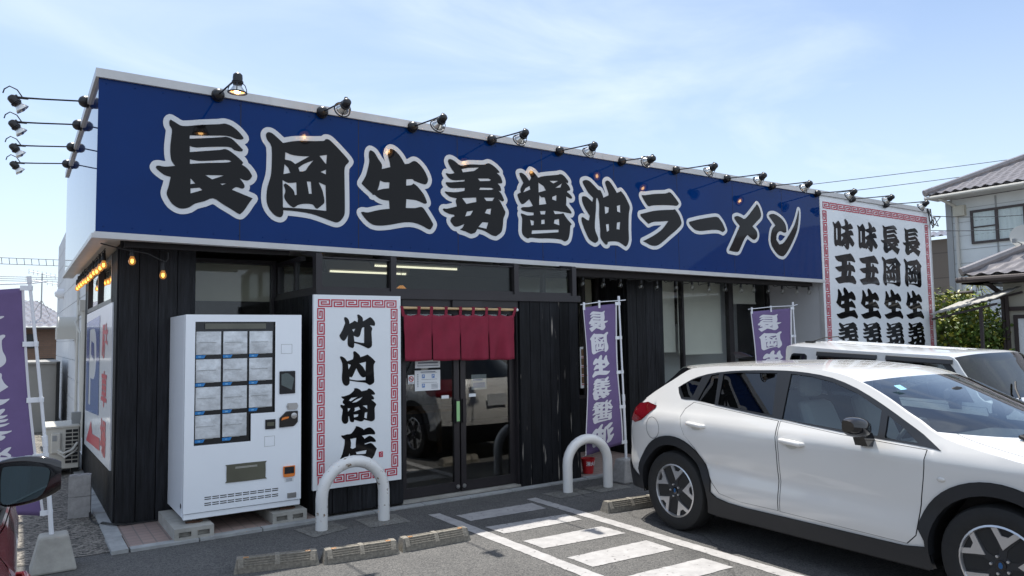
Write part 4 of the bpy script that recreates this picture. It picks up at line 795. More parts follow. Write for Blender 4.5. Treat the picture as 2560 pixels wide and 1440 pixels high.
chars = ['the first character 長 of the blue sign', 'the second character 岡 of the blue sign', 'the third character 生 of the blue sign', 'the fourth character 姜 of the blue sign',
         'the fifth character 醤 of the blue sign', 'the sixth character 油 of the blue sign', 'the katakana ラ of the blue sign', 'the long dash ー of the blue sign', 'the katakana メ of the blue sign',
         'the joint between blue and white signs', 'the middle columns of the white sign', 'the last column of the white sign']
LX = (1.56, 2.59, 3.63, 4.68, 5.71, 6.78, 7.83, 8.94, 10.04, 11.27, 12.32, 13.44)
SGRP = 'spotlights along the top of the signs'
random.seed(3)
base = None
for i, x in enumerate(LX):
    ln = (.72,.66,.70,.69,.67,.58,.70,.66,.67,.66,.71,.73)[i]; aim = (3,76,64,62,60,82,60,60,62,60,64,58)[i]; rl = (0,-8,6,4,4,-6,4,4,5,0,4,4)[i]
    t = spotlight('black caged spotlight on an arm above ' + chars[i], SGRP, ln, aim, i in (0,1,2,3,4,5,6,8), rl)
    t.location = (x, FY-.03, 4.085)
for i, y in enumerate((8.23, 9.16, 10.25, 11.25)):
    t = spotlight('black caged spotlight on the side end of the sign, ' + ('highest and nearest of four', 'second from the top', 'third from the top', 'lowest and farthest of four')[i], 'spotlights on the side of the sign', .58, 42, False, 0, False)
    t.location = (.53, y, 4.11); t.rotation_euler = (0, 0, -PI/2)
    m = MB(); m.tube([(0,-.53,-.04),(0,-.57,.02),(0,-.63,.045),(0,-.67,.01),(0,-.68,-.03)], .006, 6); part('cable', m, MAT['wire'], t, smooth=True, world=False)

# ------------------------------------------------------------------ strings of bulbs
def bulb(parent, x, y, ztop, zb_, lit, k):
    m = MB(); m.tube([(x,y,ztop),(x+.004,y,ztop-.02),(x,y,zb_+.10)], .0045, 5); m.lathe([(.008,.115),(.017,.105),(.019,.06),(.021,.055),(.019,.035)], 10, Matrix.Translation((x,y,zb_)))
    part('socket', m, MAT['wire'], parent, smooth=True)
    m = MB(); m.lathe([(.015,.036),(.024,.015),(.034,-.012),(.031,-.034),(.018,-.050),(.001,-.054)], 12, Matrix.Translation((x,y,zb_)))
    if lit: m.v = [((q[0]-x)*.92+x, (q[1]-y)*.92+y, (q[2]-zb_-.04)*.92+zb_+.04) for q in m.v]
    b = part('bulb', m, MAT['bulbamber' if lit else 'bulbglass'], parent, smooth=True)
    m = MB(); m.tube([(x-.008,y,zb_+.01),(x-.006,y,zb_-.025),(x,y-.004,zb_-.018),(x+.006,y,zb_-.025),(x+.008,y,zb_+.01)], .0028 if lit else .0015, 5)
    if lit: m.ball((x,y,zb_-.012), .013, 8, (1,1,1.5))
    part('filament', m, [MAT['bulbglow']] if lit else [MAT['pvc']], b)
def loop(m, a, b, n, sag, y, zt):                     # untidy flex between two bulbs
    pts = []
    for i in range(n+1):
        u = i/n; pts.append((a+(b-a)*u + .05*math.sin(u*PI*3)*random.uniform(.2,1), y+random.uniform(-.015,.015), zt - sag*math.sin(u*PI)*random.uniform(.7,1.1)))
    m.tube(pts, .0055, 5)
t = thing('string_lights', 'string of clear unlit bulbs hanging under the right half of the sign', 'string lights', (8.7, 7.44, 2.56))
bx = (6.20,6.56,6.87,7.26,7.57,7.96,8.30,8.67,9.04,9.41,9.73,10.09,10.46,10.86,11.19)
m = MB(); m.tube([(5.85,7.43,2.512)] + [(x,7.44,2.500) for x in bx], .006, 5)
for a, b in zip(bx, bx[1:]): loop(m, a+.02, b-.02, 10, random.uniform(.03,.085), 7.44, 2.525)
part('cable', m, MAT['wire'], t, smooth=True)
for i, x in enumerate(bx): bulb(t, x, 7.45, 2.51, 2.415+random.uniform(-.015,.01), False, i)
t = thing('string_lights', 'string of glowing amber bulbs along the soffit beside the black side wall', 'string lights', (.70, 10, 2.64))
ys = [8.12 + .36*i for i in range(11)]
m = MB(); m.tube([(.70,8.0,2.63)] + [(.70,y,2.628) for y in ys], .006, 5)
for a, b in zip(ys, ys[1:]):
    m.tube([(.70+random.uniform(-.02,.02), a+(b-a)*k/8, 2.625-.10*math.sin(k/8*PI)*random.uniform(.6,1.1)) for k in range(9)], .0055, 5)
part('cable', m, MAT['wire'], t, smooth=True)
for i, y in enumerate(ys): bulb(t, .70, y, 2.63, 2.495+random.uniform(-.012,.012), True, i)
t = thing('string_lights', 'two glowing amber bulbs hanging before the black corner pillar', 'string lights', (1.0, 7.44, 2.56))
m = MB(); m.tube([(.80,7.44,2.57),(.87,7.44,2.56),(1.0,7.44,2.54),(1.10,7.44,2.49),(1.15,7.44,2.47),(1.17,7.44,2.50),(1.17,7.44,2.56)], .006, 6); m.tube([(.62,7.5,2.62),(.72,7.46,2.59),(.80,7.44,2.57)], .006, 5); part('cable', m, MAT['wire'], t, smooth=True)
bulb(t, .87, 7.45, 2.56, 2.475, True, 0); bulb(t, 1.13, 7.45, 2.48, 2.355, True, 1)

# ------------------------------------------------------------------ vending machine
VX0, VX1, VY0, VY1, VZ0, VZ1 = 1.255, 2.295, 7.01, 7.80, 0.17, 1.965
vm = thing('vending_machine', 'white frozen food vending machine with eleven clouded windows on concrete blocks', 'vending machine', (1.775, 7.4, .12))
m = MB(); m.box(VX0, VY0+.075, VZ0, VX1, VY1, VZ1); part('cabinet', m, MAT['vend'], vm, bev=.008)
m = MB()
# door front with the L-shaped display cut out
disp = [(1.335,.80),(1.825,.80),(1.825,1.05),(2.045,1.05),(2.045,1.90),(1.335,1.90)]
V, F = fill([[(VX0,.215),(VX1,.215),(VX1,VZ1),(VX0,VZ1)], disp])
m.add([(a, VY0, b) for a, b in V], F)
m.box(VX0, VY0+.002, .215, VX0+.02, VY0+.07, VZ1); m.box(VX1-.02, VY0+.002, .215, VX1, VY0+.07, VZ1); m.box(VX0+.02, VY0+.002, VZ1-.02, VX1-.02, VY0+.07, VZ1); m.box(VX0+.02, VY0+.002, .215, VX1-.02, VY0+.07, .235)
dr = part('door', m, MAT['vend'], vm)
m = MB(); m.box(VX0+.004, VY0+.012, VZ0-.01, VX1-.004, VY0+.075, .208); part('kick_plate', m, MAT['vend'], vm, bev=.004)
m = MB(); V, F = fill([disp]); m.add([(a, VY0+.03, b) for a, b in V], F)
n = len(disp)
for i in range(n):
    a, b = disp[i], disp[(i+1) % n]; m.add([(a[0],VY0,a[1]),(b[0],VY0,b[1]),(b[0],VY0+.03,b[1]),(a[0],VY0+.03,a[1])], [(0,1,2,3)])
dp = part('display_case', m, MAT['vblack'], vm)
tx = MB(); k = 0
for r in range(4):
    for c in range(3 if r < 3 else 2):
        x0, z1 = 1.348 + c*.232, 1.812 - r*.250; k += 1
        m = MB(); m.grid(lambda u, v: (x0+.212*u, VY0+.022-.006*math.sin(u*PI)*math.sin(v*PI), z1-.208+.208*v), 6, 6); part('product_window', m, MAT['vcell'], vm, smooth=True)
        m = MB(); m.box(x0+.06, VY0+.012, z1-.211, x0+.15, VY0+.02, z1-.203); part('pull_tab', m, MAT['grey'], vm); m = MB(); m.box(x0+.01,VY0+.013,z1-.10,x0+.17,VY0+.0165,z1-.097); part('shelf_lip', m, MAT['grey'], vm)
        lb = MB(); lb.add([(x0-.004, VY0+.012, z1-.241),(x0+.065, VY0+.012, z1-.241),(x0+.080, VY0+.012, z1-.213),(x0-.004, VY0+.012, z1-.213)], [(0,1,2,3)]); part('number_tag', lb, MAT['vlabel'], dp)
        text(tx, '%02d' % k, .018, lambda u, v: (x0+.018+u*1.3, VY0+.009, z1-.234+v), .0004)
part('numbers', tx, MAT['vtxt'], dp)
m = MB(); m.box(1.42, VY0+.012, 1.835, 1.96, VY0+.025, 1.885); part('lit_header', m, MAT['smoked'], dp)
m = MB()
for (a, b, c, d) in ((2.10,1.595,2.205,1.685),(1.95,.735,2.045,.83)):
    for q in ((a,b,c,b+.003),(a,d-.003,c,d),(a,b+.003,a+.003,d-.003),(c-.003,b+.003,c,d-.003)): m.box(q[0],VY0-.001,q[1],q[2],VY0-.0002,q[3])
part('blank_panel', m, MAT['grey'], vm)
m = MB(); m.box(2.085, VY0-.012, 1.215, 2.235, VY0-.001, 1.43); part('card_reader', m, MAT['vblack'], vm, bev=.008)
m = MB(); V = rounded([(2.10,1.30),(2.20,1.25),(2.222,1.36),(2.16,1.41),(2.10,1.40)], 3); m.add([(a,VY0-.0145,b) for a,b in V], [tuple(range(len(V)))]); part('screen', m, MAT['mirror'], vm)
m = MB(); m.prism(rounded([(2.165,1.065),(2.25,1.065),(2.262,1.095),(2.25,1.125),(2.165,1.125),(2.153,1.095)], 2), VY0-.012, VY0-.001); m.tube([(2.18,VY0-.014,1.095),(2.18,VY0-.022,1.095)], .016, 12); part('lock_plate', m, MAT['steel'], vm)
m = MB(); m.prism([(2.085,.90),(2.225,.905),(2.262,.945),(2.262,1.05),(2.15,1.05),(2.085,.99)], VY0-.014, VY0-.001); part('coin_panel', m, MAT['gloss_black'], vm, bev=.006)
m = MB(); m.prism([(2.10,.97),(2.165,.985),(2.17,1.0),(2.14,1.0),(2.11,.99)], VY0-.026, VY0-.015); part('return_lever', m, MAT['orange'], vm)
m = MB(); m.lathe([(.028,0),(.028,.008),(.02,.010),(.001,.010)], 18, Matrix.Translation((2.22,VY0-.015,1.005)) @ Matrix.Rotation(PI/2,4,'X')); part('coin_slot', m, MAT['steel'], vm, smooth=True)
m = MB(); m.box(1.955,VY0-.010,.895,2.05,VY0-.001,.985); part('amount_display', m, MAT['vblack'], vm, bev=.004)
m = MB(); m.box(1.97,VY0-.0125,.925,2.035,VY0-.0105,.96); part('display_glass', m, MAT['smoked'], vm)
m = MB(); m.prism(rounded([(1.615,.46),(1.63,.445),(1.945,.445),(1.96,.46),(1.96,.59),(1.945,.605),(1.63,.605),(1.615,.59)],2), VY0-.008, VY0-.001); hatch = part('dispensing_flap', m, MAT['smoked'], vm)
m = MB(); m.box(1.69,VY0-.0095,.575,1.885,VY0-.0082,.579); m.box(1.69,VY0-.0095,.566,1.885,VY0-.0082,.570); part('print', m, MAT['pvc'], hatch)
m = MB(); m.prism(rounded([(2.14,.435),(2.22,.435),(2.235,.455),(2.235,.535),(2.125,.535),(2.125,.455)],2), VY0-.012, VY0-.001); co = part('coin_return', m, MAT['orange'], vm)
m = MB(); m.box(2.135,VY0-.0145,.465,2.225,VY0-.0122,.528); part('coin_cup', m, MAT['vblack'], co)
m = MB(); m.box(2.14,VY0-.0012,.385,2.225,VY0-.0002,.425); st = part('sticker', m, MAT['paper'], vm)
m = MB()
for z in (.412,.402,.392): m.box(2.155,VY0-.0022,z,2.21,VY0-.0013,z+.005)
part('print', m, MAT['paperink'], st)
m = MB(); m.box(2.165,VY0-.008,.235,2.25,VY0-.001,.285); part('key_lock', m, MAT['steel'], vm, bev=.004)
m = MB()
for r in range(4):
    for c in range(10): m.box(1.43+c*.066, VY0-.0012, (.335,.318,.283,.266)[r], 1.486+c*.066, VY0-.0002, (.335,.318,.283,.266)[r]+.008)
part('vent_slots', m, MAT['black'], vm)
m = MB(); m.tube([(VX0-.0005,7.12,.27),(VX0-.003,7.12,.27)], .022, 12); part('side_plug', m, MAT['black'], vm)
for x, y in ((1.36,7.10),(2.19,7.10),(1.36,7.68),(2.19,7.68)):
    m = MB(); m.box(x-.07,y-.03,.121,x+.07,y+.0,.135); m.box(x-.02,y-.05,.121,x+.05,y-.032,.13); m.tube([(x,y,.135),(x,y,.165)], .014, 8); part('foot', m, MAT['rust'], vm)
for i, (x0, x1) in enumerate(((1.17,1.49),(2.02,2.34))):
    t = thing('concrete_block', 'pale hollow concrete block under the vending machine, ' + ('on its left, wall corner side' if i == 0 else 'on its right, poster side'), 'concrete block', ((x0+x1)/2, 7.3, .02), 0, 'blocks under the vending machine')
    y0 = 6.90 if i == 0 else 6.965
    m = MB()
    V, F = fill([[(x0,.022),(x1,.022),(x1,.12),(x0,.12)], [(x0+.035,.045),(x0+.135,.045),(x0+.135,.088),(x0+.035,.088)], [(x1-.135,.045),(x1-.035,.045),(x1-.035,.088),(x1-.135,.088)]])
    m.add([(a,y0,b) for a,b in V], F); m.box(x0,y0+.05,.022,x1,7.75,.12)
    for a, b, c, d in ((x0,.022,x1,.044),(x0,.089,x1,.12),(x0,.044,x0+.034,.089),(x1-.034,.044,x1,.089),(x0+.136,.044,x1-.136,.089)): m.box(a,y0+.001,b,c,y0+.05,d)
    part('block', m, MAT['conc'], t)

# ------------------------------------------------------------------ bollards, wheel stops, bucket
def bollard(label, a, b, h, mt):
    t = thing('bollard', label, 'bollard', ((a[0]+b[0])/2,(a[1]+b[1])/2,0), 0, 'arched bollards before the entrance')
    A, Bv = Vector((*a,0)), Vector((*b,0)); c = (A+Bv)/2; d = (Bv-A)/2; r = d.length
    pts = [A + Vector((0,0,.0)), A + Vector((0,0,h-r-.10)), A+Vector((0,0,h-r))] + [c - d*math.cos(PI*k/14) + Vector((0,0,h-r+r*math.sin(PI*k/14))) for k in range(1,14)] + [Bv+Vector((0,0,h-r)), Bv+Vector((0,0,h-r-.10)), Bv]
    m = MB(); m.tube(pts, .055, 18); part('hoop', m, MAT[mt], t, smooth=True); return t
bollard('white arched pipe bollard with chipped rusty paint before the white poster', (2.345,6.575), (2.955,6.575), .585, 'bollard')
bollard('clean white arched pipe bollard before the scuffed board wall and purple flag', (5.10,6.46), (5.635,6.40), .565, 'bollard_clean')
def wheelstop(label, p0, p1, ref=True):
    p0, p1 = Vector((*p0,0)), Vector((*p1,0)); d = (p1-p0); L_ = d.length
    t = thing('wheel_stop', label, 'wheel stop', (p0+p1)/2, math.atan2(d.y,d.x), 'concrete wheel stops')
    h = L_/2 - .006; sec = [(0,0),(0,.045),(.035,.105),(.105,.105),(.14,.045),(.14,0)]
    m = MB()
    m.prism([(0,.0),(0,.042),(.006,.050),(.036,.094),(.104,.094),(.14,.045),(.14,0)], -h+.03, h-.03, 'x')
    for a, b in ((-h,-h+.03),(h-.03,h)): m.hexa([(a,0,.0),(b,0,.0),(b,.14,0),(a,.14,0)], [(a+(.02 if a<0 else 0),.03,.10),(b-(0 if a<0 else .02),.03,.10),(b-(0 if a<0 else .02),.11,.10),(a+(.02 if a<0 else 0),.11,.10)])
    for a, b in ((-h+.03,-h+.07),(-.018,.018),(h-.07,h-.03)): m.prism([(-.001,.042),(.033,.102),(.107,.102),(.13,.06),(.05,.03)], a, b, 'x')
    for k in range(4):                                # raised ribs on the sloping face
        f = k/3.0; y_, z_ = .004+.030*f, .052+.045*f
        for a, b in ((-h+.072,-.020),(.020,h-.072)): m.box(a, y_-.006, z_-.004, b, y_+.012, z_+.006)
    for yy in (.06,.085):
        for a, b in ((-h+.072,-.020),(.020,h-.072)): m.box(a, yy-.006, .094, b, yy+.006, .102)
    part('block', m, MAT['stopc'], t, world=False)
    if ref:
        for s in (-1,1):
            m = MB(); m.box(s*(h-.085)-.020, .033, .099, s*(h-.085)+.020, .056, .107); part('reflector', m, MAT['amber'], t, world=False, bev=.003)
    return t
wheelstop('speckled concrete wheel stop nearest the purple flag base, lower left of the three', (1.375,5.745), (1.985,5.59))
wheelstop('speckled concrete wheel stop in the middle of the row of three', (1.995,5.56), (2.605,5.475))
wheelstop('speckled concrete wheel stop touching the white striped walkway line', (2.625,5.49), (3.265,5.47))
wheelstop('pale concrete wheel stop against the white car rear tyre', (4.79,5.455), (5.41,5.385), False)
t = thing('fire_bucket', 'red fire bucket lettered 消火用 by the entrance wall corner', 'bucket', (5.93, 7.10, .02))
m = MB(); m.lathe([(.062,.02),(.088,.20),(.094,.204),(.085,.204),(.06,.035),(.001,.03)], 20, Matrix.Translation((5.93,7.10,.002))); part('pail', m, MAT['bucket'], t, smooth=True)
m = MB()
def bk(u, v):
    a = -PI/2 - .22 + u/.08; r = .062 + (.026*(v)/.18) + .0025; return (5.93 + r*math.cos(a), 7.10 + r*math.sin(a), .022 + v)
text(m, '消火用', .056, lambda u, v: bk(u-.06, v+.105), .0020); part('lettering', m, MAT['paper'], t)
m = MB(); m.tube([(5.93+.090*math.cos(a), 7.10, .212+.03*math.sin(a)) for a in [PI*k/10 for k in range(11)]], .004, 6); part('handle', m, MAT['steel'], t)

# ------------------------------------------------------------------ banner flags
def flag(label, base, lean, seq, cols, hp, wd, nd, seed, ph, flip):
    """base on the ground; cloth hangs to the left (-x) of the pole; seq printed mirrored (seen from behind)"""
    random.seed(seed)
    t = thing('banner_flag', label, 'banner flag', (base[0], base[1], 0), 0, 'purple banner flags')
    B0 = Vector((base[0], base[1], 0)); top = Vector(lean) + B0
    m = MB(); a, b = .155, .095; h = .27
    m.hexa([B0+Vector(q) for q in ((-a,-.13,0),(a,-.13,0),(a,.13,0),(-a,.13,0))], [B0+Vector(q) for q in ((-b,-.09,h),(b,-.09,h),(b,.09,h),(-b,.09,h))])
    part('base', m, MAT[cols], t, bev=.018)
    P = lambda z: B0 + Vector((lean[0]*(z/lean[2])**1.25, lean[1]*(z/lean[2]), z))
    m = MB(); m.tube([P(.22), P(.5), P(.98)], .0165, 10); m.tube([P(.98), P(1.3), P(1.7), P(lean[2])], .0115, 10); m.tube([P(.94), P(1.02)], .0195, 10); m.tube([P(lean[2]-.03), P(lean[2]+.02)], .016, 10)
    part('pole', m, MAT['plastic_white'], t, smooth=True)
    zt = lean[2] - .035; T = P(zt)
    bl, br = nd
    m = MB(); m.tube([T + Vector((-wd-.05, bl[0], bl[1])), T + Vector((-wd*.5, bl[0]*.5-.01, bl[1]*.4+.006)), T, T + Vector((.11, -.0, br))], .0055, 6); part('crossbar', m, MAT['plastic_white'], t, smooth=True)
    H = hp
    def S(u, v):                                       # u: 0 at pole .. 1 free edge; v: 0 top .. 1 bottom
        z = zt - .035 - H*v
        p = P(max(.2, z))
        x = p.x - .045 - wd*u - .03*math.sin(v*PI) * (1-u) * ph + .02*math.sin(v*4+ph)*u - (0 if flip else .085*u*v)
        y = p.y + .03*math.sin(u*4.2+v*2.2*ph) + .035*math.sin(v*5+u*2.5+ph)*v + bl[0]*u*(1-v)
        z += (bl[1]*u)*(1-.4*v) - (.11*u*v*v*ph if ph > 0 else 0) + (.10*max(0,v-.75)*4*math.sin(u*3) if flip else 0)
        return Vector((x, y, z))
    m = MB(); m.grid(lambda u, v: S(u, v), 16, 44); o = part('cloth', m, MAT['flag'], t, smooth=True); sd = o.modifiers.new('thickness', 'SOLIDIFY'); sd.thickness = .002; sd.offset = 0
    m = MB(); m.grid(lambda u, v: S(-.012+.030*u, v) + Vector((0,-.0022,0)), 2, 40); m.grid(lambda u, v: S(.982+.022*u, v) + Vector((0,-.0022,0)), 2, 40); part('hem', m, MAT['flagtxt'], o, smooth=True)
    gh = .143
    for i, ch in enumerate(seq):
        m = MB(); v0 = .036 + i*.157
        put_glyph(m, ch, 0, 0, 1, 1, lambda a, b: S(.22 + .64*(a), v0 + gh*(1-b)) + Vector((0,-.0035,0)), 2); part('character', m, MAT['flagtxt'], o)
    for k in range(5):
        m = MB(); v = (.0,.245,.49,.735,.985)[k]; e = S(0, v); q = P(max(.25, e.z)); m.box(min(e.x-.02,q.x-.03), e.y-.008, e.z-.02, q.x+.018, e.y-.003, e.z+.018); m.tube([q+Vector((0,0,-.018)), q+Vector((0,0,.018))], .0175, 10); part('clip_tab', m, MAT['plastic_white'], t)
    for u in (.45, .97):
        e = S(u, 0); m = MB(); m.box(e.x-.014, e.y-.006, e.z-.03, e.x+.014, e.y+.004, e.z+.06); part('clip_tab', m, MAT['plastic_white'], t)
    return t
flag('purple banner flag on a pole in a grey concrete foot beside the red car mirror', (.285,6.72), (-.205,-.05,2.22), '長岡生姜醤油', 'conc', 1.74, .60, ((.06,-.055),.02), 1, 1.0, True)
flag('purple banner flag with mirrored white characters standing behind the right arched bollard', (6.02,6.50), (-.06,0,2.17), '長岡生姜醤油', 'cinder', 1.66, .46, ((.10,-.05),.01), 2, .45, False)
flag('purple banner flag rising behind the roof of the boxy white car', (9.50,6.55), (-.07,0,2.15), '長岡生姜醤油', 'cinder', 1.66, .84, ((.10,-.055),.02), 3, .6, False)

# ------------------------------------------------------------------ yard clutter on the left side
for i, z in enumerate((0.004, .212)):
    t = thing('cinder_block', ('lower', 'upper')[i] + ' grey cinder block of the two stacked by the black side wall', 'cinder block', (.57, 8.5, z), rad(-8), 'stacked cinder blocks')
    m = MB(); m.box(-.095,0,0,.095,.10,.205)
    m.box(-.045,-.006,.0,.095,-.0005,.198); m.box(-.099,.004,.0,-.0955,.03,.20); m.box(-.099,.07,.0,-.0955,.096,.20)
    if i:
        for k in range(3):
            for j in range(2): m.box(-.075+j*.085,.008+k*.032,.2055,-.01+j*.085,.026+k*.032,.210)
    part('block', m, MAT['cinder'], t, world=False, bev=.005)
ac = thing('ac_outdoor_unit', 'cream air conditioner outdoor unit beside the white siding wall', 'air conditioner', (.55, 11.6, .0))
m = MB(); m.box(.36,11.32,.09,.74,12.05,.64); part('casing', m, MAT['acbox'], ac, bev=.012)
m = MB(); m.box(.355,11.30,.62,.745,12.07,.65); part('top_cover', m, MAT['acbox'], ac, bev=.008)
m = MB()
for k in range(9): m.box(.585,11.312,.16+k*.05,.655,11.3185,.195+k*.05); m.box(.665,11.312,.16+k*.05,.725,11.3185,.195+k*.05)
part('grille', m, MAT['black'], ac)
m = MB(); m.box(.42,11.285,.30,.53,11.319,.56); part('service_cover', m, MAT['acbox'], ac, bev=.012)
m = MB(); m.box(.435,11.282,.46,.485,11.2845,.53); part('label_plate', m, MAT['grey'], ac)
m = MB(); m.tube([(.50,11.29,.34),(.56,11.24,.30),(.66,11.24,.34),(.72,11.3,.42)], .018, 8); m.tube([(.50,11.29,.31),(.58,11.23,.25),(.68,11.25,.31),(.72,11.3,.36)], .014, 8); part('hose', m, MAT['pvc'], ac, smooth=True)
for x in (.40,.70):
    m = MB(); m.box(x-.04,11.4,.0,x+.04,12.0,.088); part('foot', m, MAT['rubber'], ac)
t = thing('power_cord', 'dark extension cord trailing from the cinder blocks over the kerb', 'cord', (.7, 8.2, 0))
m = MB(); m.tube([(.60,8.52,.06),(.66,8.50,.05),(.655,8.40,.012),(.66,8.22,.012),(.70,8.02,.012),(.725,7.95,.045),(.80,7.80,.045),(.90,7.79,.03),(1.0,7.80,.028),(1.16,7.80,.028),(1.4,7.82,.028)], .009, 6); part('flex', m, MAT['wire'], t, smooth=True)

# ------------------------------------------------------------------ cars
def lerp_tab(tab, x):
    if x <= tab[0][0]: return tab[0][1]
    for (a, b), (c, d) in zip(tab, tab[1:]):
        if x <= c: return b + (d-b)*(x-a)/(c-a)
    return tab[-1][1]
def spline(pts, k):
    o = []; n = len(pts)
    for i in range(n-1):
        p0 = pts[max(0,i-1)]; p1 = pts[i]; p2 = pts[i+1]; p3 = pts[min(n-1,i+2)]
        for j in range(k):
            t = j/k; o.append(tuple(0.5*((2*b)+(c-a)*t+(2*a-5*b+4*c-d)*t*t+(3*b-a-3*c+d)*t**3) for a,b,c,d in zip(p0,p1,p2,p3)))
    o.append(tuple(pts[-1])); return o
def arc(c, r, a0, a1, n=14): return [(c[0]+r*math.cos(rad(a0+(a1-a0)*i/n)), c[1]+r*math.sin(rad(a0+(a1-a0)*i/n))) for i in range(n+1)]
class CarShape:
    def __init__(s, plan, tumble, rows, pw=2.4, k=3):
        s.plan, s.tumble, s.pw, s.k = spline(plan, 4), tumble, pw, k
        s.rows = spline([(*e, *c) for e, c in rows], k)
    crease = False
    def w(s, y, z):
        r = lerp_tab(s.plan, y) + lerp_tab(s.tumble, z)
        if s.crease and z < 1.2:            # shoulder line rising to the rear lamp, scoop above the sill
            f = max(0, min(1, (y+.5)*3)) * max(0, min(1, (3.0-y)*3))
            r += f*(.011*math.exp(-((z-(.995-.034*y))/.030)**2) - .016*math.exp(-((z-(.60-.045*(y-.6)))/.085)**2))
        return r
    def side(s, mb, poly, holes=(), off=0.0, sides=(1,-1), step=.048):
        xs = [p[0] for p in poly]; zs = [p[1] for p in poly]; ex = []
        nx = int((max(xs)-min(xs))/step)+1; nz = int((max(zs)-min(zs))/step)+1
        allc = [poly] + list(holes)
        dense = []
        for c in allc:
            d = []
            for i in range(len(c)):
                a, b = Vector(c[i]), Vector(c[(i+1) % len(c)]); n = max(1, int((b-a).length/step))
                d += [tuple(a + (b-a)*j/n) for j in range(n)]
            dense.append(d)
        for i in range(1, nx):
            for j in range(1, nz):
                p = (min(xs)+(max(xs)-min(xs))*i/nx, min(zs)+(max(zs)-min(zs))*j/nz)
                if inside(p, poly): ex.append(p)
        V, F = cdt(dense, ex); o = []
        for f in F:
            c = (sum(V[i][0] for i in f)/len(f), sum(V[i][1] for i in f)/len(f))
            if inside(c, dense[0]) and not any(inside(c, h) for h in dense[1:]): o.append(tuple(f))
        for sg in sides:
            mb.add([(sg*(s.w(p[0], p[1])+off), p[0], p[1]) for p in V], o if sg > 0 else [tuple(reversed(f)) for f in o])
    def loft(s, mb, i0, i1, v0=-1, v1=1, nv=16, off=0.0):
        R = s.rows[i0*s.k:i1*s.k+1]; vs = []; fs = []
        for e0, e1, c0, c1 in R:
            we = s.w(e0, e1)
            for j in range(nv+1):
                v = v0 + (v1-v0)*j/nv; q = 1-abs(v)**s.pw
                vs.append(Vector((v*we, e0+(c0-e0)*q, e1+(c1-e1)*q)))
        n = nv+1
        for i in range(len(R)-1):
            for j in range(nv): fs.append((i*n+j, i*n+j+1, (i+1)*n+j+1, (i+1)*n+j))
        if off:
            cen = Vector((0, 1.3, .75)); vs = [p + (p-cen).normalized()*off for p in vs]
        mb.add(vs, fs)
def wheel(root, y, x, R, rim, sg, style, spoke_mats):
    T = Matrix.Translation((sg*x, y, R)) @ Matrix.Rotation(sg*PI/2, 4, 'Y')
    wd = .215
    m = MB(); m.lathe([(rim-.004,-wd),(R-.03,-wd),(R-.004,-wd+.03),(R,-wd*.5),(R-.003,-.03),(R-.014,-.010),(R-.04,-.001),(rim+.03,.0),(rim+.004,-.010),(rim,-.020)], 40, T, False)
    wo = part('wheel', m, MAT['tyre'], root, smooth=True, world=False)
    m = MB(); m.lathe([(rim-.002,-.018),(rim+.003,-.012),(rim-.008,-.008),(rim-.012,-.016),(rim-.014,-.03)], 40, T, False); part('rim', m, MAT['alloy'], wo, smooth=True, world=False)
    m = MB(); m.lathe([(rim-.013,-.03),(rim-.03,-.06),(rim-.04,-.14),(.001,-.14)], 32, T); part('wheel_barrel', m, MAT['rubber'], wo, smooth=True, world=False)
    m = MB(); m.lathe([(rim*.62,-.095),(rim*.6,-.09),(.001,-.09)], 28, T); part('brake_disc', m, MAT['grey'], wo, smooth=30, world=False)
    m = MB(); m.lathe([(.062,-.05),(.060,-.030),(.035,-.026),(.001,-.026)], 24, T)
    def pol(r, a): return (r*math.cos(rad(a)), r*math.sin(rad(a)))
    if style == 'fork':
        for k in range(5):
            a = 90+72*k+8
            q = [pol(.05,a-24), pol(.10,a-12), pol(rim-.012,a-23), pol(rim-.012,a-11), pol(.176,a-5), pol(.174,a+5), pol(rim-.012,a+11), pol(rim-.012,a+23), pol(.10,a+12), pol(.05,a+24)]
            m.prism(q, -.05, -.0265+.001*k*0, 'z', T)
    else:
        for k in range(9):
            a = 40*k; m.prism([pol(.03,a-20), pol(rim-.012,a-8), pol(rim-.012,a+8), pol(.03,a+20)], -.05, -.028+.0007*k, 'z', T)
    part('wheel_hub', m, MAT['alloy_dark'], wo, smooth=30, world=False)
    m = MB()
    if style == 'fork':
        for k in range(5):
            a = 90+72*k+8
            q = [pol(.092,a), pol(.148,a-14), pol(rim-.013,a-21.5), pol(rim-.013,a-12.5), pol(.176,a-6), pol(.174,a+6), pol(rim-.013,a+12.5), pol(rim-.013,a+21.5), pol(.148,a+14)]
            m.prism(q, -.026, -.0175, 'z', T)
        for k in range(5): m.lathe([(.009,-.026),(.008,-.012),(.001,-.011)], 8, T @ Matrix.Translation((*pol(.052, 126+72*k), 0)))
        part('spokes', m, MAT['alloy'], wo, world=False)
        m = MB(); m.lathe([(.030,-.026),(.029,-.018),(.001,-.017)], 18, T); part('hub_cap', m, MAT['gloss_black'], wo, world=False)
        m = MB()
        e = [(.019*math.cos(a), .012*math.sin(a)) for a in [2*PI*i/16 for i in range(16)]]; m.add([(*p, -.0165) for p in e], [tuple(range(16))], T)
        part('emblem', m, MAT['emblem'], wo, world=False)
    return wo
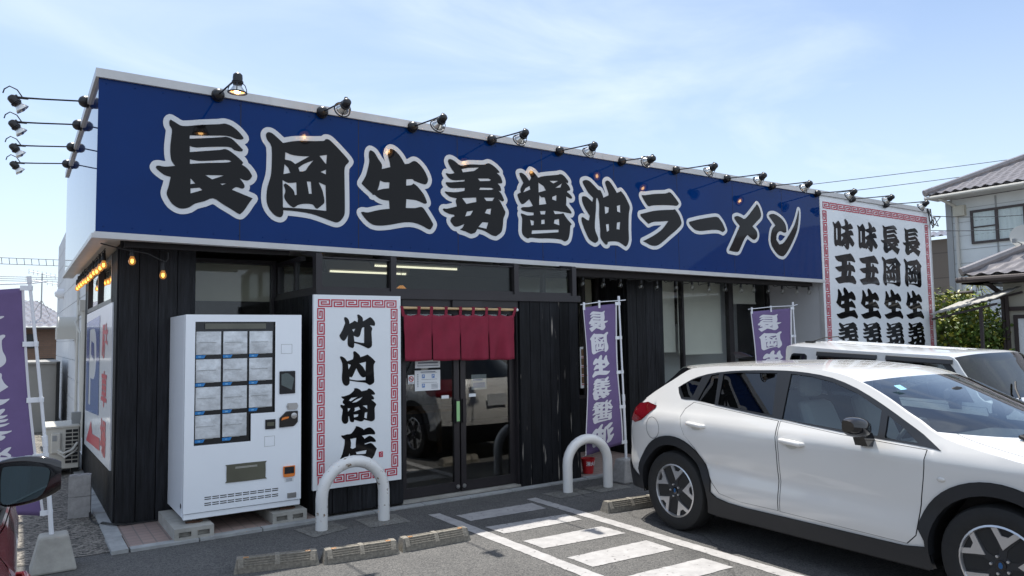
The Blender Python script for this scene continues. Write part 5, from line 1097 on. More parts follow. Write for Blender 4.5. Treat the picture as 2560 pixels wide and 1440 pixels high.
def make_car(name, label, loc, head, shape, spec, scale=1.0):
    t = thing(name, label, 'car', loc, rad(head-90)); t.scale = (scale,)*3
    S, sp = shape, spec; body = MAT[sp['paint']]
    pt = lambda nm, mb, mat, parent=t, **k: part(nm, mb, MAT[mat] if isinstance(mat, str) else mat, parent, world=False, **k)
    edge = [(r[0], r[1]) for r in S.rows]
    outer = edge + sp['sill']
    b = MB(); S.side(b, outer, sp['dlo'] + sp['doors'] + sp['archcut'] + sp['clad'] + sp['lamps'])
    for i0, i1 in sp['white']: S.loft(b, i0, i1)
    pt('body', b, body, smooth=35)
    if sp.get('hood'):
        i0, i1 = sp['hood']
        b = MB(); S.loft(b, i0, i1, -.885, .885); pt('hood', b, body, smooth=35)
        for v0, v1 in ((-1,-.892),(.892,1)): b = MB(); S.loft(b, i0, i1, v0, v1, 4); pt('fender', b, body, smooth=35)
        b = MB(); b.box(-.66, 2.35, .3, .66, 3.2, .78); pt('engine_bay', b, 'black')
    b = MB(); S.side(b, outer, sp['glass'] + sp['archcut'], -.022); pt('inner_shell', b, 'frameblk', smooth=35)  # black backing sheet, puts the shade of the panel gaps into colour
    names = sp['doornames']
    for nm, dpoly, hd in zip(names, sp['doors'], sp['handles']):
        cx = sum(p[0] for p in dpoly)/len(dpoly); cz = sum(p[1] for p in dpoly)/len(dpoly)
        poly = [(p[0]+(.006 if p[0] < cx else -.006), p[1]+(.003 if p[1] < cz else -.003)) for p in dpoly]
        for sg in (1,-1):
            b = MB(); S.side(b, poly, (), .0015, (sg,)); d = pt(nm, b, body, smooth=35)
            b = MB(); y0, y1, z = hd; u = S.w((y0+y1)/2, z)
            b.tube([(sg*(u-.012),y0+.015,z+.012),(sg*(u+.022),y0+.03,z+.011),(sg*(u+.030),(y0+y1)/2,z+.006),(sg*(u+.024),y1-.03,z-.002),(sg*(u-.012),y1-.008,z-.004)], [q*sp.get('hs',1) for q in (.014,.018,.021,.020,.015)], 10)
            pt('handle', b, body, d, smooth=True)
            b = MB(); ring = [(sg*(S.w(0 or y0+.1+.06*math.cos(a), z-.022)+.0035), (y0+y1)/2+.05*math.cos(a), z-.020+.026*math.sin(a)) for a in [2*PI*i/18 for i in range(18)]]
            b.add(ring, [tuple(range(18))]); pt('handle_recess_shade', b, 'pvc', d) if sp['paint'] != 'carred' else None  # flat duller disc: shade of the handle hollow put into the colour
    if sp['cladreg']:
        b = MB()
        for c in sp['cladreg']: S.side(b, c, sp['archcut'], .014)
        for i0, i1 in sp['cladloft']: S.loft(b, i0, i1, off=.006)
        # lip round the wheel openings
        for c in sp['hubs']:
            for sg in (1,-1):
                a_ = arc(c, sp['archr'], -4, 184, 26)
                b.add([(sg*(S.w(*p)+.014), *p) for p in a_] + [(sg*(S.w(*p)-.06), *p) for p in a_], [(i, i+1, i+28, i+27) for i in range(26)])
        pt('cladding', b, sp['cladmat'], smooth=35)
    for d in sp['dlo']:
        for sg in (1,-1): b = MB(); S.side(b, d, sp['glass'], .003, (sg,)); pt('window_frame', b, 'frameblk', smooth=35)
    for g_, gm in zip(sp['glass'], sp['glassmat']):
        for sg in (1,-1): b = MB(); S.side(b, g_, (), -.006, (sg,)); pt('side_window', b, gm, smooth=35)
    i0, i1 = sp['windshield']; b = MB(); S.loft(b, i0, i1, -.982, .982); pt('windshield', b, sp.get('wsmat', 'windshield'), smooth=True)
    for v0, v1 in ((-1,-.982),(.982,1)): b = MB(); S.loft(b, i0, i1, v0, v1, 2); pt('windshield_pillar', b, body, smooth=True)
    i0, i1 = sp['rearglass']; b = MB(); S.loft(b, i0, i1, -.9, .9); pt('rear_window', b, 'carglass_dark', smooth=True)
    b = MB(); S.loft(b, i0, i1, -1, -.9, 3); S.loft(b, i0, i1, .9, 1, 3); pt('rear_trim', b, 'gloss_black', smooth=True)
    for i0, i1 in sp['front']: b = MB(); S.loft(b, i0, i1); pt('grille', b, 'gloss_black', smooth=True)
    for lp in sp['lamps']:
        for sg in (1,-1):
            b = MB(); S.side(b, lp, (), .006, (sg,))
            a, c = sp['lamprows']; S.loft(b, a, c, sg*.66, sg*1.0, 6, .006); pt('tail_lamp', b, 'taillamp', smooth=35)
    if sp.get('head'):
        a, c = sp['head']
        for sg in (1,-1): b = MB(); S.loft(b, a, c, sg*.55, sg*.98, 6, .008); pt('headlight', b, 'lampclear', smooth=True)
    if sp.get('plate'):
        y, z = sp['plate']; b = MB(); b.box(-.165, y-.012, z-.082, .165, y, z+.082); pt('number_plate', b, 'paper')
    # cabin, floor and wheel wells
    b = MB(); y0, y1 = sp['floor']; hw = sp['hw']
    b.box(-hw+.27, y0, .20, hw-.27, y1, .46); 
    for c in sp['hubs']:
        for sg in (1,-1):
            a_ = arc(c, sp['archr']+.01, -10, 190, 16)
            b.add([(sg*(hw-.28), *p) for p in a_] + [(sg*(hw-.035), *p) for p in a_], [(i, i+1, i+18, i+17) for i in range(16)])
            b.add([(sg*(hw-.28), *p) for p in a_], [tuple(range(17))])
    b.box(-hw+.06, sp['hubs'][0][0]+sp['archr']+.03, .20, hw-.06, sp['hubs'][1][0]-sp['archr']-.03, .30)
    pt('underbody', b, 'black')
    b = MB(); y0, y1, zf, zd = sp['cabin']
    b.box(-hw+.12, y0, .46, hw-.12, y1, zf); b.box(-hw+.14, y1-.05, zf, hw-.14, y1+.30, zd); pt('dashboard', b, 'dash', bev=.03)
    for sx in (-.36, .36):
        for yy in sp['seats']:
            b = MB(); b.box(sx-.24, yy-.05, zf, sx+.24, yy+.45, zf+.14)
            b.hexa([(sx-.23,yy-.10,zf+.1),(sx+.23,yy-.10,zf+.1),(sx+.23,yy+.06,zf+.1),(sx-.23,yy+.06,zf+.1)], [(sx-.19,yy-.27,zf+.66),(sx+.19,yy-.27,zf+.66),(sx+.19,yy-.17,zf+.66),(sx-.19,yy-.17,zf+.66)])
            b.box(sx-.125, yy-.30, zf+.68, sx+.125, yy-.20, zf+.86); pt('seat', b, 'seat', bev=.05)
    b = MB(); yy = sp['seats'][-1] + .55; T = Matrix.Translation((.36, yy, zf+.42)) @ Matrix.Rotation(rad(62), 4, 'X')
    b.tube([T @ Vector((.18*math.cos(a), .18*math.sin(a), 0)) for a in [2*PI*i/20 for i in range(20)]], .015, 8, True); b.tube([T @ Vector((-.17,0,0)), T @ Vector((.17,0,0))], .02, 6); b.tube([T @ Vector((0,0,0)), T @ Vector((0,-.05,-.2))], .03, 6); pt('steering_wheel', b, 'dash', smooth=True)
    # door mirrors
    mu0, mu1, my, mz0, mz1, ml = sp['mirror']
    for sg in (1,-1):
        def ms(u, v):                                  # rounded housing, blunt rear face
            x = mu0 + (mu1-mu0)*u; an = 2*PI*v; hh = (mz1-mz0)/2*(1-.12*u)*(.25+.75*math.sin(PI*min(1,max(0,.10+.84*u)))**.45)
            ca, sa = math.cos(an), math.sin(an); e = .78
            return (sg*x, my + (ml if ca > 0 else .02)*abs(ca)**e*math.copysign(1,ca)*(.35+.65*math.sin(PI*(.12+.80*u))**.5), (mz0+mz1)/2 + hh*abs(sa)**e*math.copysign(1,sa) + .02*u)
        def shear(mb, k=sp.get('mtilt', .06)): mb.v = [(q_[0], q_[1] - k*(abs(q_[0])-mu0), q_[2]) for q_ in mb.v]
        b = MB(); b.grid(ms, 14, 28); shear(b)
        b.f.append(tuple(range(0, 28))); b.f.append(tuple(range(14*29, 14*29+28))); b.mi += [0,0]
        b.hexa([(sg*(mu0-.10),my-.03,mz0-.06),(sg*(mu0+.02),my-.03,mz0-.045),(sg*(mu0+.02),my+.06,mz0-.045),(sg*(mu0-.10),my+.06,mz0-.06)], [(sg*(mu0-.04),my-.02,mz0+.04),(sg*(mu0+.07),my-.02,mz0+.04),(sg*(mu0+.07),my+.06,mz0+.04),(sg*(mu0-.04),my+.06,mz0+.04)])
        mo = pt('door_mirror', b, 'gloss_black', smooth=50)
        q = [(mu0+.045,mz0+.040),(mu0+.065,mz0+.026),(mu1-.075,mz0+.043),(mu1-.045,mz0+.085),(mu1-.036,mz1-.055),(mu1-.055,mz1-.036),(mu0+.07,mz1-.026),(mu0+.045,mz1-.045)]
        b = MB(); b.prism([(sg*a, c) for a, c in rounded(q, 3)], my-.0235, my-.031); shear(b); pt('mirror_glass', b, 'mirror', mo)
    for c in sp['hubs']:
        for sg in (1,-1): wheel(t, c[0], sp['wheelx'], sp['R'], sp['rim'], sg, sp['style'], None)
    return t, pt, S

XV = CarShape([(-.90,.30),(-.84,.50),(-.75,.68),(-.62,.80),(-.45,.855),(-.2,.88),(.4,.89),(1.2,.893),(2.6,.893),(2.9,.872),(3.15,.81),(3.35,.69),(3.5,.52),(3.6,.35)],
    [(.15,-.06),(.30,-.03),(.42,-.008),(.52,0),(.62,-.014),(.74,-.008),(.86,.0),(.91,-.001),(.98,-.022),(1.05,-.06),(1.5,-.27)],
    [((-.60,.30),(-.82,.30)), ((-.65,.50),(-.88,.50)), ((-.62,.72),(-.87,.72)), ((-.57,.90),(-.82,.90)), ((-.50,1.02),(-.76,1.02)), ((-.42,1.13),(-.68,1.13)), ((-.12,1.312),(-.50,1.33)), ((-.03,1.368),(-.44,1.395)),
     ((.06,1.410),(-.38,1.42)), ((.20,1.428),(.10,1.458)), ((.41,1.443),(.41,1.474)), ((.84,1.453),(.84,1.485)), ((1.16,1.452),(1.16,1.483)), ((1.5,1.420),(1.53,1.445)), ((1.70,1.364),(1.755,1.386)),
     ((1.9,1.276),(2.01,1.298)), ((2.06,1.188),(2.27,1.202)), ((2.16,1.138),(2.46,1.125)), ((2.255,1.082),(2.66,1.032)), ((2.42,1.025),(2.84,1.01)), ((2.88,.935),(3.08,.965)), ((3.10,.86),(3.30,.90)), ((3.24,.75),(3.46,.80)),
     ((3.28,.60),(3.54,.66)), ((3.28,.45),(3.56,.45)), ((3.22,.25),(3.50,.25))])
XV.crease = True
RH, FH = (0.0,.345), (2.62,.345)
DLO = rounded([(.04,1.15),(-.035,1.245),(.09,1.315),(.26,1.37),(.51,1.405),(.78,1.42),(1.04,1.425),(1.25,1.415),(1.47,1.385),(1.68,1.32),(1.89,1.225),(2.08,1.125),(2.20,1.06),(2.33,.972),(2.24,.985),(2.00,1.0),(1.63,1.02),(1.21,1.055),(.89,1.08),(.47,1.12),(.19,1.148)], 2)
FD = [(1.118,1.05),(1.13,.82),(1.125,.49),(1.115,.375),(2.085,.355),(2.15,.42),(2.19,.62),(2.22,.80),(2.245,.972),(2.0,.985),(1.63,1.005),(1.3,1.035)]
RD = [(.20,1.13),(.12,1.07),(.10,1.0),(.115,.93),(.16,.85),(.27,.75),(.38,.62),(.455,.49),(.53,.41),(.75,.378),(1.105,.378),(1.113,.49),(1.118,.82),(1.107,1.05),(.89,1.068),(.47,1.105)]
archR, archF = arc(RH, .40, -20, 200, 24), arc(FH, .40, -20, 200, 24)
flR = arc(RH, .475, 15, 166, 18) + [(-.45,.40),(-.40,.30)] + [(p[0],p[1]) for p in arc(RH,.395,180,0,18)] + [(.40,.33),(.45,.40)]
cR = [(.44,.40)] + arc((0,.35), .475, 18, 165, 20) + [(-.44,.42),(-.42,.30),(-.3,.24),(.30,.24),(.42,.22)]
cF = [(3.07,.36),(3.10,.44)] + arc((2.62,.35), .475, 18, 165, 20) + [(2.20,.40),(2.20,.22),(2.32,.24),(2.92,.24),(3.06,.28)]
cS = [(.42,.22),(.44,.41),(.50,.372),(.62,.350),(.80,.342),(2.06,.340),(2.20,.36),(2.20,.22)]
cB = [(-.66,.60),(-.57,.46),(-.44,.40),(-.41,.29),(-.62,.29)]
xvspec = dict(paint='carwhite', cladmat='clad', sill=[(3.06,.28),(2.92,.24),(2.32,.24),(2.20,.22),(.42,.22),(.30,.24),(-.3,.24),(-.41,.29)], dlo=[DLO],
    glass=[[(-.02,1.255),(.06,1.305),(.215,1.345),(.165,1.165),(.06,1.165)], [(.24,1.148),(.315,1.362),(.395,1.376),(.44,1.125)], [(.445,1.378),(.60,1.395),(.985,1.402),(1.035,1.085),(.475,1.128)],
           [(1.13,1.065),(1.112,1.402),(1.28,1.39),(1.48,1.355),(1.69,1.287),(1.895,1.185),(1.905,1.018),(1.63,1.035)], [(1.945,1.155),(2.07,1.085),(2.18,1.003),(1.955,1.013)]],
    glassmat=['carglass_dark','carglass_dark','carglass_dark','carglass','carglass'], doors=[RD, FD], doornames=['rear_door','front_door'], handles=[(.19,.41,.945),(1.14,1.37,.905)],
    archcut=[archR, archF], clad=[cR, cF, cS, cB], cladreg=[cR, cF, cS, cB], cladloft=[(0,1)], hubs=[RH, FH], archr=.40,
    lamps=[[(-.555,1.03),(-.50,1.075),(-.38,1.095),(-.24,1.07),(-.25,1.045),(-.40,.93),(-.50,.90),(-.57,.92)]], lamprows=(3,5), white=[(1,3),(3,5),(8,14)], hood=(18,22), windshield=(14,18), rearglass=(5,8), front=[(22,25)], head=(21,23),
    plate=(-.875,.84), floor=(-.55,3.15), hw=.88, cabin=(-.35,1.95,.52,.96), seats=(.55,1.30), mirror=(.93,1.10,1.83,1.003,1.15,.11), wheelx=.872, R=.345, rim=.228, style='fork')
XV_LOC = (5.72, 4.62, 0)
car, pt, S = make_car('parked_car', 'white crossover car with dark grey wheel arch cladding parked beside the striped walkway', XV_LOC, -91.5, XV, xvspec)
for sg in (1,-1):
    b = MB(); u = S.w(2.32,.80); b.ball((sg*(u+.002),2.325,.80), .026, 12, (.35,1,.62)); pt('side_indicator', b, 'lampclear', smooth=True)
    b = MB(); b.add([(sg*(S.w(-.26+.088*math.cos(a),.87)+.0025), -.235+.088*math.cos(a), .875+.098*math.sin(a)) for a in [2*PI*i/30 for i in range(30)]] + [(sg*(S.w(-.26+.084*math.cos(a),.87)+.0025), -.235+.084*math.cos(a), .875+.094*math.sin(a)) for a in [2*PI*i/30 for i in range(30)]], [(i, (i+1)%30, (i+1)%30+30, i+30) for i in range(30)])
    if sg > 0: pt('fuel_flap', b, 'clad')
b = MB(); b.hexa([(-.012,.02,1.485),(.012,.02,1.485),(.012,.20,1.505),(-.012,.20,1.505)], [(-.005,-.02,1.545),(.005,-.02,1.545),(.005,.06,1.55),(-.005,.06,1.55)]); pt('roof_fin', b, 'gloss_black')
b = MB()
for x0 in (-.45,.05):
    b.tube([(x0+.42,2.60,1.055),(x0+.2,2.60,1.065),(x0-.15,2.60,1.085)], .010, 6); b.tube([(x0+.42,2.66,1.035),(x0+.42,2.60,1.055)], .014, 6)
pt('wiper', b, 'black', smooth=True)
b = MB(); b.add([(.52,1.885,1.345),(.58,1.875,1.342),(.58,1.925,1.315),(.52,1.935,1.318)], [(0,1,2,3)]); pt('inspection_sticker', b, 'vtxt')
b = MB(); b.ball((-.02,2.0,1.27), .05, 10, (2.2,.5,.9)); pt('inner_mirror', b, 'black', smooth=True)

rspec = dict(xvspec); rspec.update(hs=.55, mtilt=.27, paint='carred', cladmat='carred', mirror=(.80,1.03,1.86,1.015,1.205,.10), plate=None)
red, pt, S = make_car('parked_car', 'deep red car cut off at the left edge showing its black door mirror', (-.925, 1.56, 0), 90.0, XV, rspec, 1.06)

KEI = CarShape([(-.52,.52),(-.46,.72),(-.36,.785),(-.1,.81),(1.0,.818),(2.3,.818),(2.6,.79),(2.8,.72),(2.95,.58),(3.0,.42)],
    [(.15,-.05),(.30,-.02),(.5,0),(.9,0),(1.05,-.012),(1.6,-.075)],
    [((-.44,.25),(-.50,.25)), ((-.47,.60),(-.54,.60)), ((-.46,.95),(-.53,.95)), ((-.44,1.10),(-.50,1.10)), ((-.41,1.42),(-.44,1.45)), ((-.40,1.545),(-.42,1.59)), ((-.30,1.565),(-.30,1.612)), ((.3,1.525),(.3,1.578)), ((.9,1.495),(.9,1.545)), ((1.35,1.475),(1.38,1.518)), ((1.50,1.455),(1.56,1.488)),
     ((1.585,1.33),(1.67,1.35)), ((1.68,1.19),(1.78,1.20)), ((1.77,1.06),(1.89,1.07)), ((2.05,1.02),(2.12,1.045)), ((2.42,.99),(2.50,1.015)), ((2.66,.93),(2.75,.96)), ((2.78,.70),(2.90,.72)), ((2.80,.45),(2.92,.45)), ((2.74,.22),(2.86,.22))], 3.2)
RK, FK = (0,.29), (2.43,.29)
kd = [[(-.335,1.41),(-.31,1.468),(-.28,1.483),(-.13,1.478),(-.10,1.455),(-.09,1.20),(-.335,1.20)], [(.03,1.43),(.05,1.488),(.08,1.497),(.70,1.468),(.725,1.445),(.73,1.06),(.03,1.08)], [(.835,1.42),(.845,1.455),(.87,1.462),(1.44,1.435),(1.50,1.36),(1.60,1.20),(1.69,1.04),(.835,1.055)]]
kg = [[(-.315,1.40),(-.30,1.455),(-.135,1.46),(-.115,1.22),(-.315,1.22)], [(.06,1.44),(.69,1.42),(.70,1.085),(.06,1.10)], [(.865,1.415),(1.40,1.39),(1.47,1.32),(1.64,1.06),(.865,1.075)]]
krd = [(-.03,1.03),(.0,.80),(.10,.66),(.25,.55),(.36,.42),(.45,.27),(.775,.27),(.775,1.035)]; kfd = [(.79,1.035),(.79,.27),(1.90,.27),(1.92,.60),(1.80,1.0)]
kar, kaf = arc(RK,.35,-20,200,20), arc(FK,.35,-20,200,20)
kspec = dict(wsmat='windshield_dim', paint='carwhite2', cladmat='black', sill=[(2.7,.21),(2.0,.20),(.4,.20),(-.35,.22)], dlo=kd, glass=kg, glassmat=['carglass_dark','carglass_dark','carglass'], doors=[krd, kfd], doornames=['rear_door','front_door'], handles=[(.05,.25,.93),(.85,1.05,.91)],
    archcut=[kar, kaf], clad=[], cladreg=[], cladloft=[], hubs=[RK, FK], archr=.35, lamps=[[(-.45,.65),(-.42,1.0),(-.36,1.0),(-.38,.65)]], lamprows=(2,3), white=[(0,4),(5,10),(13,17)], windshield=(10,13), rearglass=(4,5), front=[(17,19)], head=(16,18),
    plate=(-.535,.75), floor=(-.40,2.75), hw=.81, cabin=(-.25,1.55,.50,.98), seats=(.3,1.0), mirror=(.84,.98,1.52,1.02,1.17,.07), wheelx=.80, R=.29, rim=.19, style='plain')
kei, pt, S = make_car('parked_car', 'boxy white car with ribbed flat roof behind the white crossover', (8.30, 4.98, 0), -90.5, KEI, kspec)
for sg in (1,-1):
    for y0, y1, z0, z1 in ((.03,.74,1.507,1.477),(.835,1.50,1.475,1.44)):
        u0, u1 = S.w(y0, z0), S.w(y1, z1)
        b = MB(); b.hexa([(sg*(u0+.006),y0,z0-.045),(sg*(u1+.006),y1,z1-.045),(sg*(u1+.030),y1,z1-.05),(sg*(u0+.030),y0,z0-.05)], [(sg*(u0+.002),y0,z0-.002),(sg*(u1+.002),y1,z1-.002),(sg*(u1+.012),y1,z1),(sg*(u0+.012),y0,z0)]); pt('window_visor', b, 'frameblk', bev=.006)
b = MB()
for x in (-.42,-.26,-.10,.10,.26,.42): b.hexa([(x-.035,-.25,1.585-abs(x)*.05),(x+.035,-.25,1.585-abs(x)*.05),(x+.035,1.35,1.495-abs(x)*.05),(x-.035,1.35,1.495-abs(x)*.05)], [(x-.022,-.23,1.622-abs(x)*.045),(x+.022,-.23,1.622-abs(x)*.045),(x+.022,1.33,1.529-abs(x)*.045),(x-.022,1.33,1.529-abs(x)*.045)])
pt('roof_ribs', b, 'carwhite2', bev=.006)
b = MB(); b.tube([(.45,-.28,1.60),(.45,-.05,1.66),(.45,.12,1.67)], .006, 6); b.box(.42,-.30,1.585,.48,-.2,1.62); pt('antenna', b, 'black')
b = MB(); b.tube([(.45,1.93,1.07),(.3,1.84,1.15),(.2,1.80,1.21)], .010, 6); pt('wiper', b, 'black', smooth=True); b = MB(); b.tube([(.0,1.95,1.07),(-.2,1.84,1.15),(-.3,1.80,1.21)], .010, 6); pt('wiper', b, 'black', smooth=True)

# ------------------------------------------------------------------ neighbouring houses, shed, plants
def tileroof(mb, a, b, c, d, n_u, n_v, h=.05):        # wavy clay tiles on a sloping quad a-b (eave) d-c (ridge)
    a, b, c, d = [Vector(q) for q in (a, b, c, d)]; nrm = (b-a).cross(d-a).normalized(); nrm = nrm if nrm.z > 0 else -nrm
    def f(u, v):
        p = (a*(1-u)+b*u)*(1-v) + (d*(1-u)+c*u)*v
        return p + nrm*(h*(.5+.5*math.sin(u*n_u*2*PI)) + h*.9*(1-(v*n_v) % 1))
    mb.grid(f, n_u*6, n_v*3)
hs = thing('house', 'pale blue sided two storey house with grey tiled roof beyond the white sign', 'house', (27, 8, 0))
hx, y0, y1, ze = 24.0, 11.05, 2.0, 5.75
m = MB(); m.box(hx, y1, 0, 33, y0, ze)
part('wall', m, MAT['housewall'], hs)
m = MB(); z = .4
while z < ze: m.box(hx-.012, y1, z, hx-.001, y0, z+.010); z += .42
m.box(hx-.02, 9.66, 0, hx-.001, 9.70, ze-.05); part('siding_joint', m, MAT['grey'], hs)
m = MB()
m.box(hx-.62, y1, ze+.02, hx, y0+.27, ze+.06); part('eave_soffit', m, MAT['trim'], hs)
m = MB(); tileroof(m, (hx-.7,y0+.3,ze+.10),(hx-.7,y1,ze+.10),(hx+4.3,y1,ze+2.35),(hx+4.3,y0-4.0,ze+2.35), 34, 16, .06); tileroof(m, (hx+9,y0+.3,ze+.10),(hx-.7,y0+.3,ze+.10),(hx+4.3,y0-4.0,ze+2.35),(hx+5,y0-4.0,ze+2.35), 30, 14, .06)
m.tube([(hx-.72,y0+.32,ze+.22),(hx+4.3,y0-4.0,ze+2.5)], .11, 8); rf = part('roof', m, MAT['rooftile'], hs, smooth=True)
m = MB(); m.tube([(hx-.74,y0+.3,ze+.05),(hx-.74,y1,ze+.05)], .055, 8); m.tube([(hx-.06,y0-.28,ze-.2),(hx-.06,y0-.28,.2)], .05, 8); m.tube([(hx-.7,y0-.1,ze),(hx-.06,y0-.28,ze-.22)], .045, 8); part('gutter', m, MAT['pvc'], hs, smooth=True)
m = MB(); m.box(hx-.05, y0-.14, 0, hx+.02, y0+.03, ze); part('corner_board', m, MAT['grey'], hs)
f = MB(); ya, yb, za, zb2 = 10.38, 8.90, 4.32, 5.34
f.box(hx-.06,ya-.07,za,hx+.02,ya,zb2); f.box(hx-.06,yb,za,hx+.02,yb+.07,zb2); f.box(hx-.06,yb+.07,za,hx+.02,ya-.07,za+.07); f.box(hx-.06,yb+.07,zb2-.07,hx+.02,ya-.07,zb2); f.box(hx-.055,9.63,za+.07,hx+.02,9.71,zb2-.07); f.box(hx-.05,9.71,4.80,hx+.0,ya-.07,4.84)
wn = part('window', f, MAT['gutter'], hs)
m = MB(); m.box(hx-.03,yb+.07,za+.07,hx-.024,9.63,zb2-.07); m.box(hx-.03,9.71,za+.07,hx-.024,ya-.07,4.80); m.box(hx-.03,9.71,4.84,hx-.024,ya-.07,zb2-.07); part('pane', m, MAT['glass'], wn)
m = MB(); m.grid(lambda u, v: (hx-.012+.006*math.sin(u*55), yb+.07+(ya-yb-.14)*u, za+.07+(zb2-za-.14)*v), 60, 2); part('curtain', m, MAT['curtain'], wn, smooth=True)
m = MB(); m.box(hx-.16,10.50,5.22,hx-.001,10.82,5.54); m.box(hx-.17,10.54,5.27,hx-.161,10.78,5.50); part('vent_box', m, MAT['cream'], hs)
# lower house in front of it
h2 = thing('house', 'low cream house with purplish grey tiled roof at the right edge', 'house', (18, 5, 0))
gx = 16.0
m = MB(); m.box(gx, -1, 0, 22, 6.42, 2.62); part('wall', m, MAT['cream'], h2)
m = MB(); tileroof(m, (gx-.55,6.90,2.74),(gx-.55,-1,2.74),(gx+3.2,-1,4.75),(gx+3.2,3.4,4.75), 28, 12, .05); tileroof(m, (22,6.90,2.74),(gx-.55,6.90,2.74),(gx+3.2,3.4,4.75),(gx+4,3.4,4.75), 22, 12, .05)
m.tube([(gx-.55,6.92,2.86),(gx+3.2,3.4,4.88)], .09, 8); part('roof', m, MAT['rooftile'], h2, smooth=True)
m = MB(); m.box(gx-.56,-1,2.62,gx,6.92,2.70); m.box(gx-.56,6.42,2.62,22,6.92,2.70); m.tube([(gx-.62,6.98,2.70),(gx-.62,-1,2.70)], .055, 8); m.tube([(gx-.5,6.55,2.68),(gx-.12,6.44,2.45),(gx-.06,6.40,2.3),(gx-.06,6.40,0)], .045, 8); part('gutter', m, MAT['gutter'], h2)
f = MB(); f.box(gx-.05,6.18,0.3,gx-.001,6.25,2.0); f.box(gx-.05,4.6,1.93,gx-.001,6.18,2.0); f.box(gx-.08,4.5,2.08,gx-.001,6.36,2.16); f.box(gx-.05,4.6,.3,gx-.001,4.67,1.93); f.box(gx-.05,4.67,.3,gx-.001,6.18,.37)
wn = part('window', f, MAT['gutter'], h2)
m = MB(); m.box(gx-.025,4.67,.37,gx-.015,6.18,1.93); part('pane', m, MAT['curtain'], wn)
t = thing('satellite_dish', 'beige satellite dish on the low tiled roof', 'satellite dish', (16.6, 6.05, 3.0))
m = MB(); m.lathe([(.001,0),(.12,.012),(.25,.055),(.25,.062),(.001,.01)], 20, Matrix.Translation((16.35,6.12,3.52)) @ Matrix.Rotation(rad(-70), 4, 'Y') @ Matrix.Rotation(rad(20), 4, 'X')); part('dish', m, MAT['pvc'], t, smooth=True)
m = MB(); m.tube([(16.6,6.05,3.02),(16.55,6.05,3.4),(16.37,6.11,3.5)], .02, 6); m.tube([(16.36,6.12,3.36),(16.05,6.18,3.44)], .012, 6); m.box(16.0,6.15,3.40,16.08,6.21,3.48); part('mast', m, MAT['grey'], t)
t = thing('pergola', 'slatted grey lean-to roof over the hedge beside the cream house', 'pergola', (15.2, 6.7, 0))
m = MB()
for k in range(9):
    y = 6.12 + k*.13; z = 2.33 - k*.030
    m.hexa([(14.75,y-.045,z-.06),(15.95,y-.045,z+.20),(15.95,y+.045,z+.20),(14.75,y+.045,z-.06)], [(14.75,y-.045,z-.042),(15.95,y-.045,z+.218),(15.95,y+.045,z+.218),(14.75,y+.045,z-.042)])
part('slats', m, MAT['conc'], t)
m = MB()
for x, dz in ((14.8,-.11),(15.9,.13)): m.hexa([(x-.02,6.05,2.28+dz),(x+.02,6.05,2.28+dz),(x+.02,7.2,2.03+dz),(x-.02,7.2,2.03+dz)], [(x-.02,6.05,2.32+dz),(x+.02,6.05,2.32+dz),(x+.02,7.2,2.07+dz),(x-.02,7.2,2.07+dz)]); m.box(x-.025,6.3,0,x+.025,6.35,2.24+dz)
part('frame', m, MAT['gutter'], t)
t = thing('clothes_pole', 'thin dark horizontal pole above the hedge', 'pole', (16.9, 7.7, 0))
m = MB(); m.tube([(16.9,8.4,2.48),(16.9,7.35,2.53)], .035, 8); m.tube([(16.9,7.7,2.5),(16.9,7.7,0)], .02, 8); part('bar', m, MAT['gutter'], t)
bb = thing('building', 'flat brown panelled building glimpsed between white sign and pale house', 'building', (30, 14.2, 0))
m = MB(); m.box(27.5,12.2,0,34,16.5,5.0); part('wall', m, MAT['brownpanel'], bb)
m = MB(); tileroof(m, (27.2,16.5,5.02),(27.2,12.0,5.02),(29,12.0,5.4),(29,16.5,5.4), 16, 3, .06); part('roof', m, MAT['rooftile'], bb, smooth=True)
def leafy(name, label, cat, c, rr, n, size, mats, seed, group=None, trunk=True, frac=.5):
    random.seed(seed); t = thing(name, label, cat, (c[0], c[1], 0), 0, group)
    clumps = [(Vector((random.gauss(0,.5)*rr[0], random.gauss(0,.5)*rr[1], rr[2]*(random.uniform(.15,.95)))), random.uniform(.22,.45)*min(rr[0],rr[2])) for _ in range(44)]
    for k, mt in enumerate(mats):
        m = MB()
        for i in range(int(n*(frac if k == 0 else 1-frac))):
            cc, r = random.choice(clumps); d = Vector((random.gauss(0,1),random.gauss(0,1),random.gauss(0,1))).normalized()
            p = Vector((c[0],c[1],0)) + cc + d*r*random.uniform(.5,1.05)
            if p.z < .1: continue
            a = Vector((random.gauss(0,1),random.gauss(0,1),random.gauss(0,.6)+.2)).normalized(); b = a.cross(d).normalized() if abs(a.dot(d)) < .98 else a.orthogonal()
            s = size*random.uniform(.6,1.3); q = s*.36
            m.add([p, p+a*s*.5+b*q, p+a*s, p+a*s*.5-b*q], [(0,1,2,3)])
        part('leaves', m, MAT[mt], t)
    if trunk:
        m = MB()
        for cc, r in clumps[:12]: m.tube([(c[0]+cc.x*.15,c[1]+cc.y*.15,0),(c[0]+cc.x*.5,c[1]+cc.y*.5,cc.z*.6),(c[0]+cc.x,c[1]+cc.y,cc.z)], [.035,.022,.008], 5)
        part('branches', m, MAT['bark'], t)
    return t
leafy('hedge_bush', 'yellow green leafy bush right beside the white sign', 'bush', (16.5, 7.55), (.85,.75,2.45), 11000, .095, ('leaf','leaf_y'), 5, 'garden bushes', True, .55)
leafy('hedge_bush', 'dark green leafy bush under the slatted lean-to roof', 'bush', (16.1, 6.95), (.75,.6,2.1), 9000, .09, ('leaf','leaf_y'), 6, 'garden bushes', True, .82)
t = thing('tall_weed', 'tall weeds with drooping leaves before the pale blue house', 'plant', (18.5, 8.0, 0))
